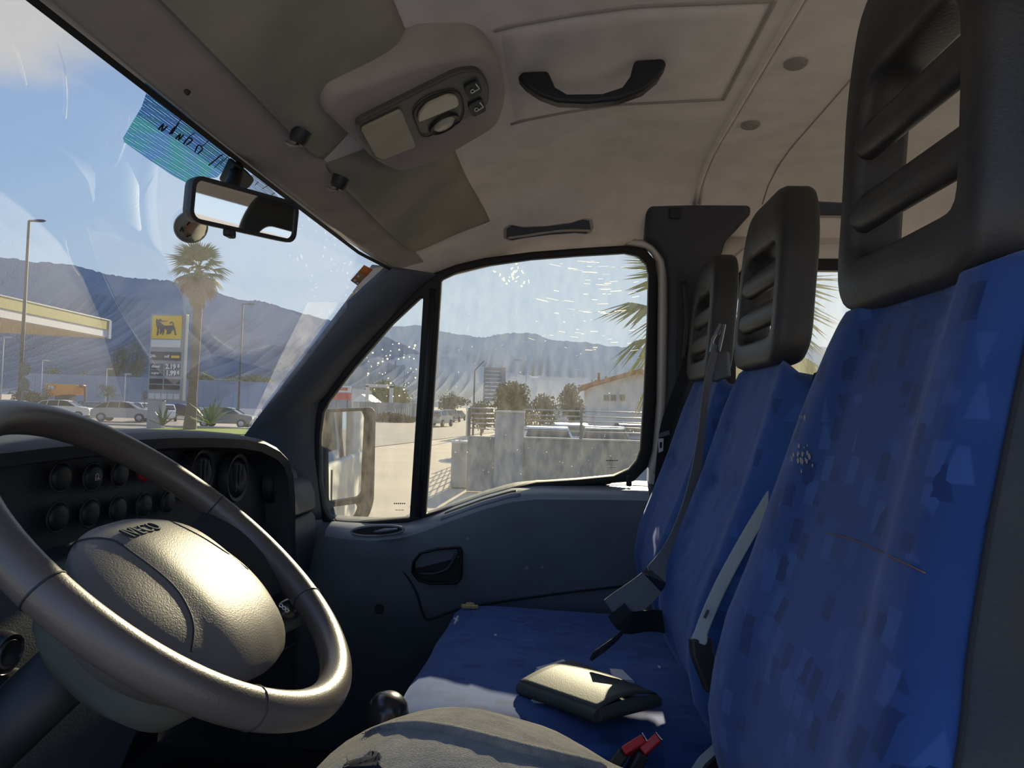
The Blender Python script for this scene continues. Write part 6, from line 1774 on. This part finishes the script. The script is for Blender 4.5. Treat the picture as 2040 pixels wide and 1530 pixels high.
def make_mesh(name, mb):
    me = bpy.data.meshes.new(name); me.from_pydata([tuple(v) for v in mb.v], [], mb.f)
    bm = bmesh.new(); bm.from_mesh(me); bmesh.ops.recalc_face_normals(bm, faces=bm.faces); bm.to_mesh(me); bm.free()
    me.polygons.foreach_set('use_smooth', [True] * len(me.polygons)); me.set_sharp_from_angle(angle=rad(38)); return me
CAR_ME = {}
def car(label, px, Y, col, yaw, group, scale=1.0, py=None):
    p = aY(px, 815, Y)
    t = thing('car', label, 'car', (p.x, Y, GZ + .01), group)
    t.rotation_euler.z = rad(yaw); t.scale = (scale,) * 3
    def part(name, mb, m, loc=(0, 0, 0), parent=None):
        key = (name, m.name)
        if key not in CAR_ME:
            CAR_ME[key] = make_mesh(name, mb); CAR_ME[key].materials.append(m)
        o = bpy.data.objects.new(name, CAR_ME[key]); COL.objects.link(o); o.parent = parent or t; o.location = loc; return o
    part('body', CB, CAR[col]); part('windows', CG, M['car_glass']); part('roof', CRr, CAR[col]); part('window_pillars', CP, CAR[col])
    for x in (-1.28, 1.28):
        for y in (-.80, .80):
            w_ = part('wheel', CW, M['tyre'], (x, y, .32)); part('hub_cap', CH, CAR['silver'], (0, -.0 if y < 0 else 0, 0), w_)
            if y < 0: w_.rotation_euler.z = math.pi
    for y in (-.62, .62):
        part('tail_lamp', MB().box((0, 0, 0), (.06, .28, .16)), M['flame'], (1.99, y, .80))
        part('head_lamp', MB().box((0, 0, 0), (.06, .30, .14)), M['sign_white'], (-2.0, y, .74))
    return t
gl = 'cars parked by the fuel station'
car('white car parked at the far left edge behind the wheel rim', 14, 58, 'white', 15, gl)
car('white estate car parked below the orange digger', 126, 57, 'white', 200, gl, 1.08)
car('dark car parked with the sun glaring on its roof', 180, 64, 'dark', 150, gl)
car('silver hatchback parked left of the price sign', 248, 55, 'silver', 195, gl, 1.1)
car('white car parked just left of the price sign, behind the silver hatchback', 284, 70, 'white', 160, gl)
car('white car parked close behind the price sign plinth', 330, 60, 'white', 120, gl)
car('dark car parked between price sign and palm trunk', 362, 68, 'dark', 185, gl)
car('grey car parked right of the palm trunk', 452, 50, 'grey', 190, gl)
gr = 'cars on the road seen from behind'
car('silver car driving away, nearest of the three on the road', 874, 70, 'silver', 262, gr, 1.1)
car('grey car driving away, second of the three on the road', 897, 92, 'grey', 262, gr, 1.1)
car('dark car driving away, farthest of the three on the road', 911, 104, 'dark', 262, gr)
gp = 'cars parked behind the railing'
car('white car parked behind the railing left of its middle post', 1090, 23, 'white', 95, gp)
car('second white car behind the railing, directly left of the middle post', 1138, 28.5, 'white', 95, gp)
car('dark green car parked behind the railing right of its middle post', 1205, 24, 'green', 90, gp)
car('blue car parked behind the railing at the window edge', 1262, 32, 'blue', 95, gp)
car('white car farther back behind the railing, right of the middle post', 1222, 41, 'white', 100, gp)
car('silver car farther back behind the railing, above the blue car', 1292, 43.6, 'silver', 90, gp)

# truck and building behind the van, seen only in the wing mirror
tk = thing('truck', 'white box truck parked behind the van, reflected in the wing mirror', 'truck', (15.5, 4.6, GZ))
mb = MB(); mb.box((17, 5.0, GZ + 1.9), (4.5, 2.2, 2.3)); obj('box', mb, M['truck_white'], tk, bevel=.03)
mb = MB(); mb.prism([V((14.6, 3.95, GZ + z)) + V((x, 0, 0)) for x, z in ((0, .5), (-1.7, .5), (-1.75, 1.3), (-1.3, 2.3), (0, 2.4))], V((0, 2.1, 0))); obj('cab', mb, M['truck_white'], tk, bevel=.05)
mb = MB(); mb.prism([V((14.0, 3.9, GZ + 1.45)) + V((x, -.0, z)) for x, z in ((0, 0), (-.9, 0), (-.65, .75), (0, .8))], V((0, 2.2, 0))); obj('window', mb, M['car_glass'], tk)
for x in (13.6, 17.8):
    for y in (4.0, 6.0):
        mb = MB(); mb.lathe([(.03, .14), (.36, .15), (.42, .1), (.42, -.1), (.36, -.14), (.03, -.14)], V((x, y, GZ + .43)), V((0, 1, 0)), 18); obj('wheel', mb, M['tyre'], tk)

# ================================================================== MOUNTAINS
def ridge(name, pts, Y, m, label, depth=1500, seed=1, foot=0):
    from mathutils import noise
    P = [aY(x, y, Y) for x, y in spline(pts, 10)]
    mb = MB(); n = len(P); nv = 14
    vs = []
    for i, p in enumerate(P):
        for j in range(nv + 1):
            f = j / nv            # 0 ridge .. 1 foot on our side
            h = (p.z - GZ) * (1 - f) ** 1.25
            y = Y - depth * f * (.6 + .4 * math.sin(i * .9 + seed) ** 2 * f)
            k = (y / Y) if f > 0 else 1
            nz = noise.fractal(V((p.x * .0012, y * .0012 + seed * 7.1, f * 1.5)), .9, 2.2, 5)
            vs.append(V((p.x * (k if False else 1), y, GZ + max(-5, h * (1 + .30 * nz * math.sin(math.pi * min(1, f * 1.1)) ** 1.5 * (1 if seed == 2 else (.3 if seed == 5 else .08)))) + (0 if f > 0 else rnd.uniform(-4, 4)))))
    back = [V((p.x, Y + 900, GZ)) for p in P]
    fs = [(i * (nv + 1) + j, (i + 1) * (nv + 1) + j, (i + 1) * (nv + 1) + j + 1, i * (nv + 1) + j + 1) for i in range(n - 1) for j in range(nv)]
    b0 = len(vs); vs += back
    fs += [(i * (nv + 1), b0 + i, b0 + i + 1, (i + 1) * (nv + 1)) for i in range(n - 1)]
    mb.add(vs, fs)
    o = obj(name, mb, m, smooth=22); tag(o, label, 'mountain', kind='structure'); return o
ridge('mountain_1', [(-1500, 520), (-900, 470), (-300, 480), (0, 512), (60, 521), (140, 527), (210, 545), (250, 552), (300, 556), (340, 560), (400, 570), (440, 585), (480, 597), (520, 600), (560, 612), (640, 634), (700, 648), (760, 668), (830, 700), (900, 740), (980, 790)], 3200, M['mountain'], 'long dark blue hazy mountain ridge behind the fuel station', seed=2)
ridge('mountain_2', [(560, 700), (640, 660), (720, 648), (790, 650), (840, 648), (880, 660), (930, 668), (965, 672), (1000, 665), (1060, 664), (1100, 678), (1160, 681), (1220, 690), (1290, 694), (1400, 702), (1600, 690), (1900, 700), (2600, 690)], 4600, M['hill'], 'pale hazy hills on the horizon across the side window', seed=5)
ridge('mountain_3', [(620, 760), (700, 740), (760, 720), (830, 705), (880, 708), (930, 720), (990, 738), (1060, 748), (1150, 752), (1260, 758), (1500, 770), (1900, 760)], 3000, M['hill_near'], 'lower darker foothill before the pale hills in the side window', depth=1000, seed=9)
# flat land filler up to the mountains
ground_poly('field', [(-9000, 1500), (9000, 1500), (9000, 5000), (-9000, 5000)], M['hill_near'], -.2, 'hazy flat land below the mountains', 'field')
